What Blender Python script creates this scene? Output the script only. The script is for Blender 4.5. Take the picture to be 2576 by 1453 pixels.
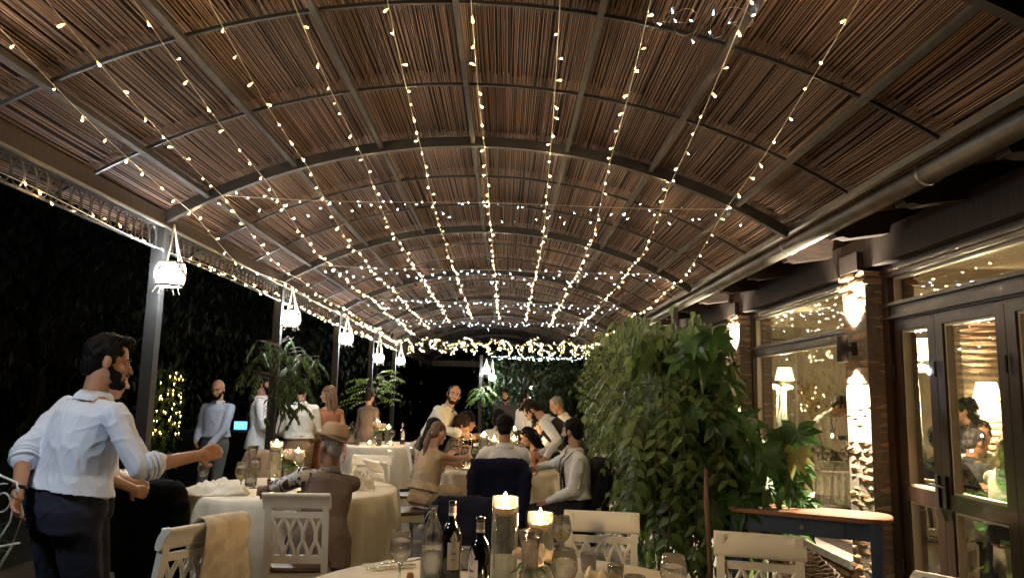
import bpy, math, random
import numpy as np
from mathutils import Vector, Matrix, noise as mnoise
random.seed(7)
for o in list(bpy.data.objects): bpy.data.objects.remove(o)
S = bpy.context.scene
COL = S.collection
rad = math.radians

# ---------------------------------------------------------------- camera
cd = bpy.data.cameras.new('camera'); cam = bpy.data.objects.new('camera', cd); COL.objects.link(cam)
cd.sensor_width = 36.0; cd.lens = 36.0*1900/2576; cd.clip_start = 0.05; cd.clip_end = 400
cam.matrix_world = Matrix.Translation((0, 0, 1.55)) @ Matrix.Rotation(rad(-0.29), 4, 'Z') @ Matrix.Rotation(rad(98.2), 4, 'X') @ Matrix.Rotation(rad(1.33), 4, 'Z')
S.camera = cam
# ---------------------------------------------------------------- world (night sky) and exposure
wd = bpy.data.worlds.new('World'); S.world = wd; wd.use_nodes = True
nt = wd.node_tree; bg = nt.nodes['Background']
sk = nt.nodes.new('ShaderNodeTexSky'); sk.sky_type = 'NISHITA'; sk.sun_disc = False
sk.sun_elevation = rad(-4.5); sk.sun_rotation = rad(-100)
nt.links.new(sk.outputs[0], bg.inputs[0]); bg.inputs[1].default_value = 0.05
S.view_settings.view_transform = 'Standard'; S.view_settings.look = 'None'
S.view_settings.exposure = 0.16; S.view_settings.gamma = 1.0
try:
    S.cycles.use_denoising = True; S.cycles.max_bounces = 14; S.cycles.transparent_max_bounces = 24
    S.cycles.diffuse_bounces = 3; S.cycles.glossy_bounces = 3; S.cycles.transmission_bounces = 12
    S.cycles.sample_clamp_indirect = 4.0; S.cycles.use_light_tree = True
    S.cycles.caustics_reflective = False; S.cycles.caustics_refractive = False
except Exception: pass

# ---------------------------------------------------------------- materials
MAT = {}
def _nodes(name):
    m = bpy.data.materials.new(name); m.use_nodes = True
    n = m.node_tree.nodes; return m, n, m.node_tree.links, n['Principled BSDF']
def mat(name, col, rough=.6, metal=0., var=.15, scale=6., bump=0., bscale=30., stretch=(1, 1, 1), trans=0., spec=.5, col2=None, island=False, coat=0.):
    if name in MAT: return MAT[name]
    m, n, L, p = _nodes(name)
    tc = n.new('ShaderNodeTexCoord'); mp = n.new('ShaderNodeMapping'); mp.inputs['Scale'].default_value = stretch
    L.new(tc.outputs['Object'], mp.inputs[0])
    nz = n.new('ShaderNodeTexNoise'); nz.inputs['Scale'].default_value = scale; nz.inputs['Detail'].default_value = 5
    L.new(mp.outputs[0], nz.inputs['Vector'])
    rp = n.new('ShaderNodeValToRGB')
    c2 = col2 if col2 else tuple(min(1, c*(1+var)) for c in col); c1 = col if col2 else tuple(c*(1-var) for c in col)
    rp.color_ramp.elements[0].position = .3; rp.color_ramp.elements[1].position = .7
    rp.color_ramp.elements[0].color = (*c1, 1); rp.color_ramp.elements[1].color = (*c2, 1)
    if island:
        g = n.new('ShaderNodeNewGeometry'); ma = n.new('ShaderNodeMath'); ma.operation = 'MULTIPLY_ADD'
        L.new(g.outputs['Random Per Island'], ma.inputs[0]); ma.inputs[1].default_value = .75
        mb_ = n.new('ShaderNodeMath'); mb_.operation = 'MULTIPLY'; mb_.inputs[1].default_value = .25
        L.new(nz.outputs[0], mb_.inputs[0]); L.new(mb_.outputs[0], ma.inputs[2]); L.new(ma.outputs[0], rp.inputs[0])
        rp.color_ramp.elements[0].position = .1; rp.color_ramp.elements[1].position = .9
    else:
        L.new(nz.outputs[0], rp.inputs[0])
    L.new(rp.outputs[0], p.inputs['Base Color'])
    p.inputs['Roughness'].default_value = rough; p.inputs['Metallic'].default_value = metal
    p.inputs['Specular IOR Level'].default_value = spec; p.inputs['Coat Weight'].default_value = coat
    if bump:
        b = n.new('ShaderNodeBump'); b.inputs['Strength'].default_value = bump; b.inputs['Distance'].default_value = .01
        nb = n.new('ShaderNodeTexNoise'); nb.inputs['Scale'].default_value = bscale; nb.inputs['Detail'].default_value = 4
        L.new(mp.outputs[0], nb.inputs['Vector']); L.new(nb.outputs[0], b.inputs['Height']); L.new(b.outputs[0], p.inputs['Normal'])
    if trans:
        t = n.new('ShaderNodeBsdfTranslucent'); L.new(rp.outputs[0], t.inputs[0]); mx = n.new('ShaderNodeMixShader')
        mx.inputs[0].default_value = trans; out = n['Material Output']
        L.new(p.outputs[0], mx.inputs[1]); L.new(t.outputs[0], mx.inputs[2]); L.new(mx.outputs[0], out.inputs[0])
    MAT[name] = m; return m
def emit(name, col, s):
    if name in MAT: return MAT[name]
    m, n, L, p = _nodes(name); p.inputs['Base Color'].default_value = (.02, .02, .02, 1)
    p.inputs['Emission Color'].default_value = (*col, 1); p.inputs['Emission Strength'].default_value = s
    MAT[name] = m; return m
def glassy(name, tint=(1, 1, 1), rough=.0, base=.02, ior=1.5, opac=0., ocol=(0, 0, 0)):
    # thin glass wall: clear, with edge reflections strengthened by facing angle
    if name in MAT: return MAT[name]
    m, n, L, p = _nodes(name); n.remove(p); out = n['Material Output']
    t = n.new('ShaderNodeBsdfTransparent'); t.inputs[0].default_value = (*tint, 1)
    g = n.new('ShaderNodeBsdfGlossy'); g.inputs['Roughness'].default_value = rough
    lw = n.new('ShaderNodeLayerWeight'); lw.inputs[0].default_value = .5; f = n.new('ShaderNodeMath'); f.operation = 'POWER'; L.new(lw.outputs['Facing'], f.inputs[0]); f.inputs[1].default_value = 1.8
    a = n.new('ShaderNodeMath'); a.operation = 'MULTIPLY_ADD'; a.use_clamp = True; L.new(f.outputs[0], a.inputs[0]); a.inputs[1].default_value = .8; a.inputs[2].default_value = base+.03
    mx = n.new('ShaderNodeMixShader'); L.new(a.outputs[0], mx.inputs[0]); L.new(t.outputs[0], mx.inputs[1]); L.new(g.outputs[0], mx.inputs[2])
    if opac:
        d = n.new('ShaderNodeBsdfDiffuse'); d.inputs[0].default_value = (*ocol, 1)
        m2 = n.new('ShaderNodeMixShader'); m2.inputs[0].default_value = opac
        L.new(mx.outputs[0], m2.inputs[1]); L.new(d.outputs[0], m2.inputs[2]); L.new(m2.outputs[0], out.inputs[0])
    else: L.new(mx.outputs[0], out.inputs[0])
    MAT[name] = m; return m
def realglass(name, tint=(1, 1, 1), ior=1.45, clear=.22):
    m, n, L, p = _nodes(name); n.remove(p); g = n.new('ShaderNodeBsdfGlass'); g.inputs['Color'].default_value = (*tint, 1); g.inputs['IOR'].default_value = ior; g.inputs['Roughness'].default_value = 0
    t = n.new('ShaderNodeBsdfTransparent'); mx = n.new('ShaderNodeMixShader'); mx.inputs[0].default_value = clear; L.new(g.outputs[0], mx.inputs[1]); L.new(t.outputs[0], mx.inputs[2]); L.new(mx.outputs[0], n['Material Output'].inputs[0]); MAT[name] = m; return m
def wood(name, c1, c2, stretch=(1, 14, 14), rough=.5, coat=0., bump=.25):
    return mat(name, c1, rough, 0, .2, 3., bump, 6., stretch, 0, .4, c2, False, coat)

# ---------------------------------------------------------------- mesh builder
def V(*a): return Vector(a)
class MB:
    def __init__(s): s.v = []; s.f = []; s.mi = []
    def add(s, vs, fs, mi=0):
        k = len(s.v); s.v += [tuple(x) for x in vs]; s.f += [tuple(i+k for i in f) for f in fs]; s.mi += [mi]*len(fs); return s
    def box(s, c, d, rot=None, mi=0):
        vs = []
        for sx in (-.5, .5):
            for sy in (-.5, .5):
                for sz in (-.5, .5):
                    q = V(sx*d[0], sy*d[1], sz*d[2])
                    if rot is not None: q = rot @ q
                    vs.append(q+V(*c))
        return s.add(vs, [(0, 1, 3, 2), (4, 6, 7, 5), (0, 4, 5, 1), (2, 3, 7, 6), (0, 2, 6, 4), (1, 5, 7, 3)], mi)
    def bar(s, a, b, w, h, up=(0, 0, 1), mi=0):
        a = V(*a); b = V(*b); d = (b-a); l = d.length; d.normalize()
        r = d.cross(V(*up))
        if r.length < 1e-4: r = d.cross(V(1, 0, 0))
        r.normalize(); u = r.cross(d)
        R = Matrix((r, d, u)).transposed()
        return s.box((a+b)/2, (w, l, h), R, mi)
    def ring(s, c, r, u, rx, ry, n):
        k = len(s.v)
        for i in range(n):
            a = 2*math.pi*i/n; s.v.append(tuple(c+r*(rx*math.cos(a))+u*(ry*math.sin(a))))
        return k
    def link(s, k1, k2, n, mi=0):
        for i in range(n):
            j = (i+1) % n; s.f.append((k1+i, k1+j, k2+j, k2+i)); s.mi.append(mi)
    def tube(s, pts, r, n=6, cap=True, mi=0, flat=1.):
        pts = [V(*p) for p in pts]; m = len(pts); rs = r if isinstance(r, (list, tuple)) else [r]*m
        ref = V(0, 0, 1); ks = []
        for i, p in enumerate(pts):
            d = (pts[min(i+1, m-1)]-pts[max(i-1, 0)])
            if d.length < 1e-9: d = V(0, 0, 1)
            d.normalize(); a = d.cross(ref)
            if a.length < .05: a = d.cross(V(1, 0, 0))
            a.normalize(); b = a.cross(d); ks.append(s.ring(p, a, b, rs[i], rs[i]*flat, n))
        for i in range(m-1): s.link(ks[i], ks[i+1], n, mi)
        if cap:
            s.f.append(tuple(range(ks[0], ks[0]+n))[::-1]); s.f.append(tuple(range(ks[-1], ks[-1]+n))); s.mi += [mi, mi]
        return s
    def lathe(s, prof, c=(0, 0, 0), n=20, mi=0, cap0=False, cap1=False):
        c = V(*c); ks = []
        for r, z in prof: ks.append(s.ring(c+V(0, 0, z), V(1, 0, 0), V(0, 1, 0), max(r, 1e-4), max(r, 1e-4), n))
        for i in range(len(ks)-1): s.link(ks[i], ks[i+1], n, mi)
        if cap0: s.f.append(tuple(range(ks[0], ks[0]+n))[::-1]); s.mi.append(mi)
        if cap1: s.f.append(tuple(range(ks[-1], ks[-1]+n))); s.mi.append(mi)
        return s
    def ell(s, c, rr, rot=None, n=14, m=9, mi=0):
        c = V(*c); ks = []
        for j in range(m+1):
            t = math.pi*j/m; z = -math.cos(t); q = max(math.sin(t), .02); k = len(s.v)
            for i in range(n):
                a = 2*math.pi*i/n; p = V(rr[0]*q*math.cos(a), rr[1]*q*math.sin(a), rr[2]*z)
                if rot is not None: p = rot @ p
                s.v.append(tuple(c+p))
            ks.append(k)
        for j in range(m): s.link(ks[j], ks[j+1], n, mi)
        s.f.append(tuple(range(ks[0], ks[0]+n))[::-1]); s.f.append(tuple(range(ks[-1], ks[-1]+n))); s.mi += [mi, mi]
        return s
    def cap(s, a, b, ra, rb, n=10):
        a = V(*a); b = V(*b); d = b-a; l = d.length
        if l < 1e-6: return s.ell(a, (ra,)*3)
        d /= l; x = d.cross(V(0, 0, 1))
        if x.length < .05: x = d.cross(V(1, 0, 0))
        x.normalize(); y = x.cross(d); ks = []
        for t in (-88, -60, -30, 0): ks.append(s.ring(a+d*(ra*math.sin(rad(t))), x, y, ra*math.cos(rad(t)), ra*math.cos(rad(t)), n))
        for t in (0, 30, 60, 88): ks.append(s.ring(b+d*(rb*math.sin(rad(t))), x, y, rb*math.cos(rad(t)), rb*math.cos(rad(t)), n))
        for i in range(len(ks)-1): s.link(ks[i], ks[i+1], n)
        s.f.append(tuple(range(ks[0], ks[0]+n))[::-1]); s.f.append(tuple(range(ks[-1], ks[-1]+n))); s.mi += [0, 0]
        return s
    def loft(s, st, n=18, p=2.4):
        ks = []
        for c, r, u, rx, ry in st:
            k = len(s.v)
            for i in range(n):
                a = 2*math.pi*i/n; ca, sa = math.cos(a), math.sin(a)
                ca = math.copysign(abs(ca)**(2/p), ca); sa = math.copysign(abs(sa)**(2/p), sa)
                s.v.append(tuple(c+r*(rx*ca)+u*(ry*sa)))
            ks.append(k)
        for i in range(len(ks)-1): s.link(ks[i], ks[i+1], n)
        s.f.append(tuple(range(ks[0], ks[0]+n))[::-1]); s.f.append(tuple(range(ks[-1], ks[-1]+n))); s.mi += [0, 0]
        return s
    def mesh(s, name, mats, smooth=False):
        me = bpy.data.meshes.new(name); me.from_pydata(s.v, [], s.f); me.update()
        for m in (mats if isinstance(mats, (list, tuple)) else [mats]): me.materials.append(m)
        if any(s.mi): me.polygons.foreach_set('material_index', s.mi)
        if smooth: me.polygons.foreach_set('use_smooth', [True]*len(s.f))
        return me
    def build(s, name, mats, parent=None, smooth=False, loc=None):
        return link(name, s.mesh(name, mats, smooth), parent, loc)
def link(name, me, parent=None, loc=None):
    o = bpy.data.objects.new(name, me); COL.objects.link(o)
    if parent is not None: o.parent = parent
    if loc is not None: o.location = loc
    return o
def tag(o, label, cat, group=None, kind=None):
    o['label'] = label; o['category'] = cat
    if group: o['group'] = group
    if kind: o['kind'] = kind
    return o
def thing(name, label, cat, loc=(0, 0, 0), rz=0., group=None):
    o = bpy.data.objects.new(name, None); COL.objects.link(o); o.empty_display_size = .05
    o.location = loc; o.rotation_euler = (0, 0, rz); return tag(o, label, cat, group)
def struct(name, mb, m, smooth=False):
    o = mb.build(name, m, None, smooth); o['kind'] = 'structure'; return o
KIDS = {}
def kids(o): return [c for c in bpy.data.objects if c.parent == o]
def dup(o, loc, rz, label, cat=None, group=None, scale=None):
    r = o.copy(); COL.objects.link(r); r.location = loc; r.rotation_euler = (0, 0, rz); r['label'] = label
    if cat: r['category'] = cat
    if group: r['group'] = group
    if scale: r.scale = scale
    ks = KIDS.get(o.name)
    if ks is None:
        ks = KIDS[o.name] = [(c, kids(c)) for c in kids(o)]
    for c, gs in ks:
        q = c.copy(); COL.objects.link(q); q.parent = r
        for g in gs:
            w = g.copy(); COL.objects.link(w); w.parent = q
    return r
def remesh(mb, voxel, smooth=2, wr=0., wk=9., fac=.5):
    me = mb.mesh('tmp', [], False); o = bpy.data.objects.new('tmp', me); COL.objects.link(o)
    r = o.modifiers.new('r', 'REMESH'); r.mode = 'VOXEL'; r.voxel_size = voxel
    if smooth:
        q = o.modifiers.new('s', 'SMOOTH'); q.iterations = smooth; q.factor = fac
    dg = bpy.context.evaluated_depsgraph_get()
    out = bpy.data.meshes.new_from_object(o.evaluated_get(dg)); bpy.data.objects.remove(o); bpy.data.meshes.remove(me)
    out.polygons.foreach_set('use_smooth', [True]*len(out.polygons))
    if wr:
        n = len(out.vertices); co = np.empty(n*3, 'f'); no = np.empty(n*3, 'f')
        out.vertices.foreach_get('co', co); out.vertex_normals.foreach_get('vector', no); co = co.reshape(-1, 3); no = no.reshape(-1, 3)
        f = np.empty(n, 'f')
        for i, (x, y, z) in enumerate(co.tolist()):
            w0 = mnoise.noise((x*3, y*3, z*3+9))*.9; a = mnoise.noise((x*wk*.75+z*3+w0, y*wk*.75, z*wk*.5-x*3)); b = mnoise.noise((x*wk*1.2-z*5+w0*2, y*wk*1.2+4, z*wk*.8+x*4))
            f[i] = wr*(.75*a+.62*max(0, 1-abs(a)*4.5)**1.5+.42*max(0, 1-abs(b)*4.5)**1.5-.35)
        out.vertices.foreach_set('co', (co+no*f[:, None]).ravel()); out.update()
    return out
# ---------------------------------------------------------------- palette
M_REED = mat('reed', (.115, .060, .038), .6, 0, 0, 25, 0, 30, (1, .15, 1), 0, .25, (.335, .20, .122), True)
_n = M_REED.node_tree.nodes; _oi = _n.new('ShaderNodeObjectInfo'); _mr = _n.new('ShaderNodeMapRange'); _mr.inputs[3].default_value = .62; _mr.inputs[4].default_value = 1.12
_hs = _n.new('ShaderNodeHueSaturation'); _L = M_REED.node_tree.links; _p = _n['Principled BSDF']; _src = _p.inputs['Base Color'].links[0].from_socket
_L.new(_oi.outputs['Random'], _mr.inputs[0]); _L.new(_mr.outputs[0], _hs.inputs['Value']); _L.new(_src, _hs.inputs['Color']); _L.new(_hs.outputs[0], _p.inputs['Base Color'])
M_BACK = mat('roof_backing', (.018, .007, .004), .95)
M_IRON = mat('dark_iron', (.028, .024, .022), .5, .3, .25, 8, .1, 60)
M_PURL = mat('weathered_steel', (.032, .025, .019), .75, .0, .3, 10, .15, 50)
M_EAVE = mat('painted_eave', (.10, .085, .06), .6, .1, .2, 6, .1, 40)
M_GUT = mat('gutter_metal', (.15, .135, .115), .42, .5, .35, 4, .12, 25)
M_TIMB = wood('dark_timber', (.010, .005, .003), (.026, .012, .008), (14, 14, 1.2), .8)
M_RAFT = wood('rafter_timber', (.012, .007, .005), (.035, .02, .014), (1.5, 14, 14), .8)
M_FRAME = wood('mahogany', (.018, .009, .006), (.042, .02, .013), (12, 12, 1.3), .36, .12, .12)
M_BRICK = mat('brick', (.22, .125, .07), .9, 0, 0, 20, .5, 60, (1, 1, 1), 0, .2, (.42, .28, .175), True)
M_MORT = mat('mortar', (.16, .13, .1), .95, 0, .2, 30, .4, 80)
M_STONE = mat('sill_stone', (.14, .12, .10), .8, 0, .3, 9, .4, 40)
M_GLASS = glassy('window_glass', (.97, .97, .95), 0, .015, 1.5)
M_CHAIR = mat('cream_paint', (.82, .78, .69), .35, 0, .06, 5, .04, 30)
M_SEAT = wood('brown_seat', (.05, .025, .014), (.11, .06, .035), (2, 12, 12), .4)
M_CLOTH = mat('ivory_cloth', (.74, .66, .52), .85, 0, .08, 7, .55, 14)
M_TAN = mat('tan_damask', (.36, .26, .19), .8, 0, .25, 14, .3, 25)
M_NAP = mat('cream_napkin', (.66, .57, .41), .85, 0, .1, 10, .3, 30)
M_BLACK = mat('black_wool', (.006, .006, .008), .95, 0, .3, 12, .3, 35, spec=.15)
M_NAVY = mat('navy_wool', (.010, .011, .028), .92, 0, .3, 12, .3, 35, spec=.15)
M_RGL = realglass('blown_glass', (1, 1, 1))
M_WGL = glassy('clear_glass', (.97, .98, .97), 0, .035, 1.5, .035, (.8, .78, .72))  # whitish diffuse mixed in to stand for bright glints on the glass
M_WATER = glassy('water', (.93, .95, .92), 0, .02, 1.25, .06, (.5, .47, .4))
M_WWINE = glassy('white_wine', (.9, .82, .45), 0, .02, 1.3)
M_RWINE = glassy('red_wine', (.12, .006, .01), 0, .02, 1.3, .35, (.03, .001, .003))
M_BOT = mat('dark_bottle_glass', (.006, .005, .005), .06, 0, .1, 5, spec=.8, coat=.6)
M_WAX = mat('candle_wax', (.85, .74, .5), .5, 0, .03, 5, trans=.45)
M_LABEL = mat('paper_label', (.80, .74, .68), .8, 0, .05, 20)
M_INK = mat('label_ink', (.12, .08, .07), .8)
M_ROSE = mat('ivory_rose', (.82, .68, .54), .75, 0, .1, 20, trans=.35)
M_STEEL = mat('cutlery_steel', (.55, .55, .55), .18, 1., .05)
M_BLUE = mat('blue_paint', (.045, .075, .13), .55, 0, .25, 5, .1, 30)
M_TOP = wood('waxed_top', (.20, .085, .045), (.36, .17, .10), (1.2, 16, 16), .3, .2)
M_WICK = mat('wicker', (.14, .085, .05), .7, 0, 0, 30, .2, 60, col2=(.4, .28, .18), island=True)
M_LEAF = mat('vine_leaf', (.014, .040, .010), .33, 0, 0, 8, .1, 40, trans=.28, col2=(.17, .25, .06), island=True)
M_FATS = mat('glossy_leaf', (.025, .075, .016), .28, 0, 0, 8, .1, 30, trans=.2, col2=(.075, .18, .04), island=True)
M_LITE = mat('fresh_lit_leaf', (.10, .17, .03), .45, 0, 0, 8, 0, 30, trans=.4, col2=(.27, .36, .09), island=True)  # brighter than plain leaves: glow of the near lantern put into the colour
M_DARKL = mat('night_leaf', (.004, .006, .003), .6, 0, 0, 8, 0, 30, trans=.25, col2=(.014, .019, .008), island=True, spec=.12)  # leaf copy with the garden's night darkness put into its colour
M_NBARK = mat('night_bark', (.010, .008, .006), .95, 0, .4, 12, .6, 40, spec=.1)  # bark copy darkened in colour to stand for the unlit garden
M_BARK = mat('bark', (.06, .04, .025), .9, 0, .4, 12, .6, 40, (1, 1, .25))
M_CANE = mat('cane_stake', (.22, .12, .07), .7, 0, .35, 10, .3, 40, (1, 1, .3))
M_PLAS = mat('plaster', (.62, .53, .40), .9, 0, .06, 2, .05, 30)
M_CEIL = mat('ceiling_paint', (.68, .61, .47), .9, 0, .04, 2)
M_FLOOR = mat('terrace_stone', (.07, .06, .05), .7, 0, .35, 3, .3, 12)
M_INFL = mat('interior_tile', (.16, .11, .075), .45, 0, .25, 3)
M_WIRE = mat('clear_wire', (.5, .42, .28), .4, 0, .1)
M_WHITEM = mat('white_wire', (.55, .55, .52), .5, 0, .2, 20)
E_WARM = emit('warm_led', (1., .72, .38), 1850); E_GLOW = emit('warm_capsule', (1., .70, .22), 2.6); E_GLOWC = emit('cool_capsule', (.55, .75, 1.), 1.6)
E_COOL = emit('cool_led', (.72, .86, 1.), 200)
E_GREEN = emit('pale_led', (.75, 1., .72), 300)
E_FLAME = emit('flame', (1., .64, .30), 760)
E_LAMP = emit('lantern_bulb', (.80, .90, 1.), 340)
E_SHADE = emit('lamp_shade_glow', (1., .86, .52), 9)
E_SPOT = emit('sconce_lens', (1., .93, .78), 60)
E_SCREEN = emit('screen', (.10, .42, 1.), 3.2)
E_TEA = emit('tealight_glow', (1., .66, .28), 800)
# ---------------------------------------------------------------- ground and terrain
g = MB(); g.box((0, 90, -.06), (400, 400, .1)); struct('ground', g, mat('night_lawn', (.006, .008, .004), .95, 0, .4, 2, .4, 20))
t = MB(); t.box((-.7, 8.5, -.004), (7.1, 28, .008)); struct('terrace_floor', t, M_FLOOR)

# ---------------------------------------------------------------- pergola
XC, RISE, HALF, ZE = -.245, .65, 2.335, 2.83
RA = (HALF*HALF+RISE*RISE)/(2*RISE); ZC = ZE+RISE-RA
def arc(th, r=0.): return XC+(RA+r)*math.sin(th), ZC+(RA+r)*math.cos(th)
THM = math.asin(HALF/RA)
def roof_z(x, dr=0.): return ZC+math.sqrt((RA+dr)**2-(x-XC)**2)
HEAVY = [5.5+2.98*k for k in range(-2, 8)]
YEND = HEAVY[-1]
perg = thing('pergola', 'long arched iron pergola roofed with brown reed mats beside the restaurant', 'pergola')
# reed mats: one per bay between the thin hoops
bays = []
y = HEAVY[0]
while y < YEND-.01: bays.append((y, y+2.98/3)); y += 2.98/3
rr = random.Random(3)
for bi, (y0, y1) in enumerate(bays):
    mb = MB(); far = y0 > 11
    step = .0100 if y0 < 7 else (.0145 if not far else .024)
    th = -THM-.055; ph = rr.uniform(0, 9); lift = .012*(bi % 2)
    while th < THM+.015:
        rr_ = rr.uniform(.0024, .0036)*(1 if y0 < 7 else 1.25 if not far else 1.9)
        j = rr.uniform(-.004, .004)+lift+.010*math.sin(th*7+ph)+.006*math.sin(th*23+ph*2)
        x0, z0 = arc(th, .035+j); dth = rr.uniform(-.0016, .0016)
        x1, z1 = arc(th+dth, .035+j+rr.uniform(-.006, .006))
        if rr.random() > .07:
            a = y0-.04-rr.uniform(0, .07); b = y1+.03+rr.uniform(0, .05)
            mb.tube([(x0, a, z0), ((x0+x1)/2, (a+b)/2, (z0+z1)/2-.004), (x1, b, z1)], rr_, 5, False)
        th += step*rr.uniform(.8, 1.25)/RA
    mb.build('reed_mat', M_REED, perg, True)
# dark sheet above the reeds
mb = MB(); N = 30; k0 = []
for yy in (HEAVY[0], YEND):
    for dr in (.075, .09):
        k = len(mb.v)
        for i in range(N+1):
            x, z = arc(-THM-.055+(2*THM+.07)*i/N, dr); mb.v.append((x, yy, z))
        k0.append(k)
for i in range(N):
    for a, b in ((k0[0], k0[2]), (k0[3], k0[1])):
        mb.f.append((a+i, b+i, b+i+1, a+i+1)); mb.mi.append(0)
mb.build('roof_sheet', M_BACK, perg)
def hoop(y, w, h, r, th0, th1, n=28):
    mb = MB(); ks = []
    for i in range(n+1):
        th = th0+(th1-th0)*i/n; k = len(mb.v)
        for dr in (r-h, r):
            x, z = arc(th, dr)
            for dy in (-w/2, w/2): mb.v.append((x, y+dy, z))
        ks.append(k)
    for i in range(n):
        a, b = ks[i], ks[i+1]
        for q, s_ in ((0, 1), (1, 3), (3, 2), (2, 0)): mb.f.append((a+q, a+s_, b+s_, b+q)); mb.mi.append(0)
    mb.f.append((ks[0], ks[0]+2, ks[0]+3, ks[0]+1)); mb.f.append((ks[-1], ks[-1]+1, ks[-1]+3, ks[-1]+2)); mb.mi += [0, 0]
    return mb
for y in HEAVY:
    hoop(y, .05, .075, .012, -THM, THM).build('arch', M_IRON, perg)
    bolts = MB()
    for x in (-2.25, -1.62, -.98, -.29, .42, 1.05, 1.7):
        for s_ in (-.05, .05):
            bolts.ell((x+s_, y-.03, roof_z(x+s_, -.05)), (.007, .007, .007), None, 6, 4)
    if y > 4: bolts.build('bolts', M_PURL, perg)
for y0, y1 in bays:
    if min(abs(y0-h) for h in HEAVY) > .1: hoop(y0, .018, .018, .016, -THM-.05, THM).build('hoop', M_IRON, perg)
for x in (-2.25, -1.62, -.98, -.29, .42, 1.05, 1.7):
    mb = MB(); mb.box((x, (HEAVY[0]+YEND)/2, roof_z(x, -.02)), (.030, YEND-HEAVY[0], .045), Matrix.Rotation(math.asin((x-XC)/RA), 3, 'Y')); mb.build('purlin', M_PURL, perg)
# eaves, posts, ring valance
XL = -2.58
mb = MB(); mb.box((XL, (HEAVY[0]+YEND)/2, ZE-.03), (.07, YEND-HEAVY[0], .10)); mb.build('eave_beam', M_TIMB, perg)
mb = MB(); mb.box((XL+.042, (HEAVY[0]+YEND)/2, ZE-.09), (.03, YEND-HEAVY[0], .012)); mb.build('eave_flashing', M_EAVE, perg)
mb = MB(); mb.box((2.09, (HEAVY[0]+YEND)/2, ZE+.0), (.035, YEND-HEAVY[0], .04)); mb.build('eave_beam', M_IRON, perg)
for i, y in enumerate(HEAVY[:7]):
    mb = MB(); mb.box((XL-.0, y, 1.38), (.085, .085, 2.76)); mb.box((XL, y, .01), (.2, .2, .02)); mb.build('post', mat('post_paint', (.014, .012, .010), .8, .0, .2, 6, .1, 40), perg)
for y in (HEAVY[1], HEAVY[3]+.9, HEAVY[5]+.3, HEAVY[7]-.3):
    mb = MB(); mb.box((2.09, y, 1.36), (.07, .07, 2.72)); mb.build('post', M_IRON, perg)
for h0 in HEAVY[:-1]:
    a, b = h0+.08, h0+2.98-.08; mb = MB(); z1, z0 = 2.735, 2.575; x = XL
    mb.box((x, (a+b)/2, z1), (.014, b-a, .014)); mb.box((x, (a+b)/2, z0), (.014, b-a, .014))
    for yy in (a, b): mb.box((x, yy, (z0+z1)/2), (.014, .014, z1-z0-.014))
    n = int((b-a)/.105)
    for i in range(n):
        c = a+(b-a)*(i+.5)/n; pts = [(x, c+.049*math.cos(t), (z0+z1)/2+.071*math.sin(t)) for t in [2*math.pi*q/18 for q in range(19)]]
        mb.tube(pts, .006, 5, False)
    mb.build('ring_valance', M_PURL, perg)
# far end: tie beam and fascia under the last arch
mb = MB(); mb.box((-1.5, YEND+.1, 2.69), (2.2, .08, .2)); mb.build('end_fascia', M_EAVE, perg)
# half-round gutter along the building side
gut = thing('rain_gutter', 'round grey metal rain pipe along the dark eave above the glass doors', 'gutter')
mb = MB(); mb.tube([(2.24, .3, 2.80), (2.24, 20, 2.80)], .067, 20); mb.build('pipe', M_GUT, gut, True)
for y in (1.9, 3.9, 5.9, 7.9, 9.9, 12, 14):
    mb = MB(); mb.tube([(2.24, y-.02, 2.80), (2.24, y+.02, 2.80)], .073, 20); mb.build('joint_band', M_GUT, gut, True)

# ---------------------------------------------------------------- fairy lights
def bulb_mesh(name, m, r):
    mb = MB(); mb.lathe([(r*.25, -r*2.6), (r*.4, -r*2.2), (r*.8, -r*.7), (r, 0), (r*.75, r*.7), (r*.2, r)], (0, 0, 0), 7, 0, True, True)
    mb.ell((0, 0, r*1.02), (r*.5, r*.5, r*.5), None, 7, 5, 1)
    return mb.mesh(name, [E_GLOWC if m in (E_COOL, E_GREEN) else E_GLOW, m], True)
B_WARM = bulb_mesh('bulb', E_WARM, .0068); B_COOL = bulb_mesh('bulb', E_COOL, .0052); B_GREEN = bulb_mesh('bulb', E_GREEN, .010)
B_FAR = bulb_mesh('bulb', emit('far_led', (1., .74, .36), 720), .0072)
B_COOLF = bulb_mesh('bulb', E_COOL, .0072)
rl = random.Random(11)
def light_string(label, path, bulbs, me, wr=.0022, group='strings of fairy lights', stalk=.022):
    t = thing('fairy_light_string', label, 'fairy lights', (0, 0, 0), 0, group)
    mb = MB(); mb.tube(path, wr, 4, False)
    for p in bulbs:
        p = V(*p); a = rl.uniform(0, 6.28); e = rl.uniform(-1.2, .4)
        d = V(math.cos(a)*math.cos(e), math.sin(a)*math.cos(e), math.sin(e)); q = p+d*stalk
        mb.tube([p, q], wr*.8, 4, False)
        o = link('bulb', me, t, q); o.rotation_mode = 'QUATERNION'; o.rotation_quaternion = d.to_track_quat('Z', 'Y'); o.scale = (rl.choice([.7, .85, 1, 1, 1.12]),)*3
    mb.build('wire', M_WIRE, t)
    return t
SX = [-2.11, -1.90, -1.62, -1.34, -1.0, -.59, -.2, .21, .6, 1.0, 1.38]; SL = [-.11, -.10, -.085, -.075, -.05, -.035, 0, .035, .06, .085, .10]
ORD = ['leftmost', 'second from the left', 'third from the left', 'fourth from the left', 'fifth from the left', 'middle', 'fifth from the right', 'fourth from the right', 'third from the right', 'second from the right', 'rightmost']
YS = HEAVY[4]+0.
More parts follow.
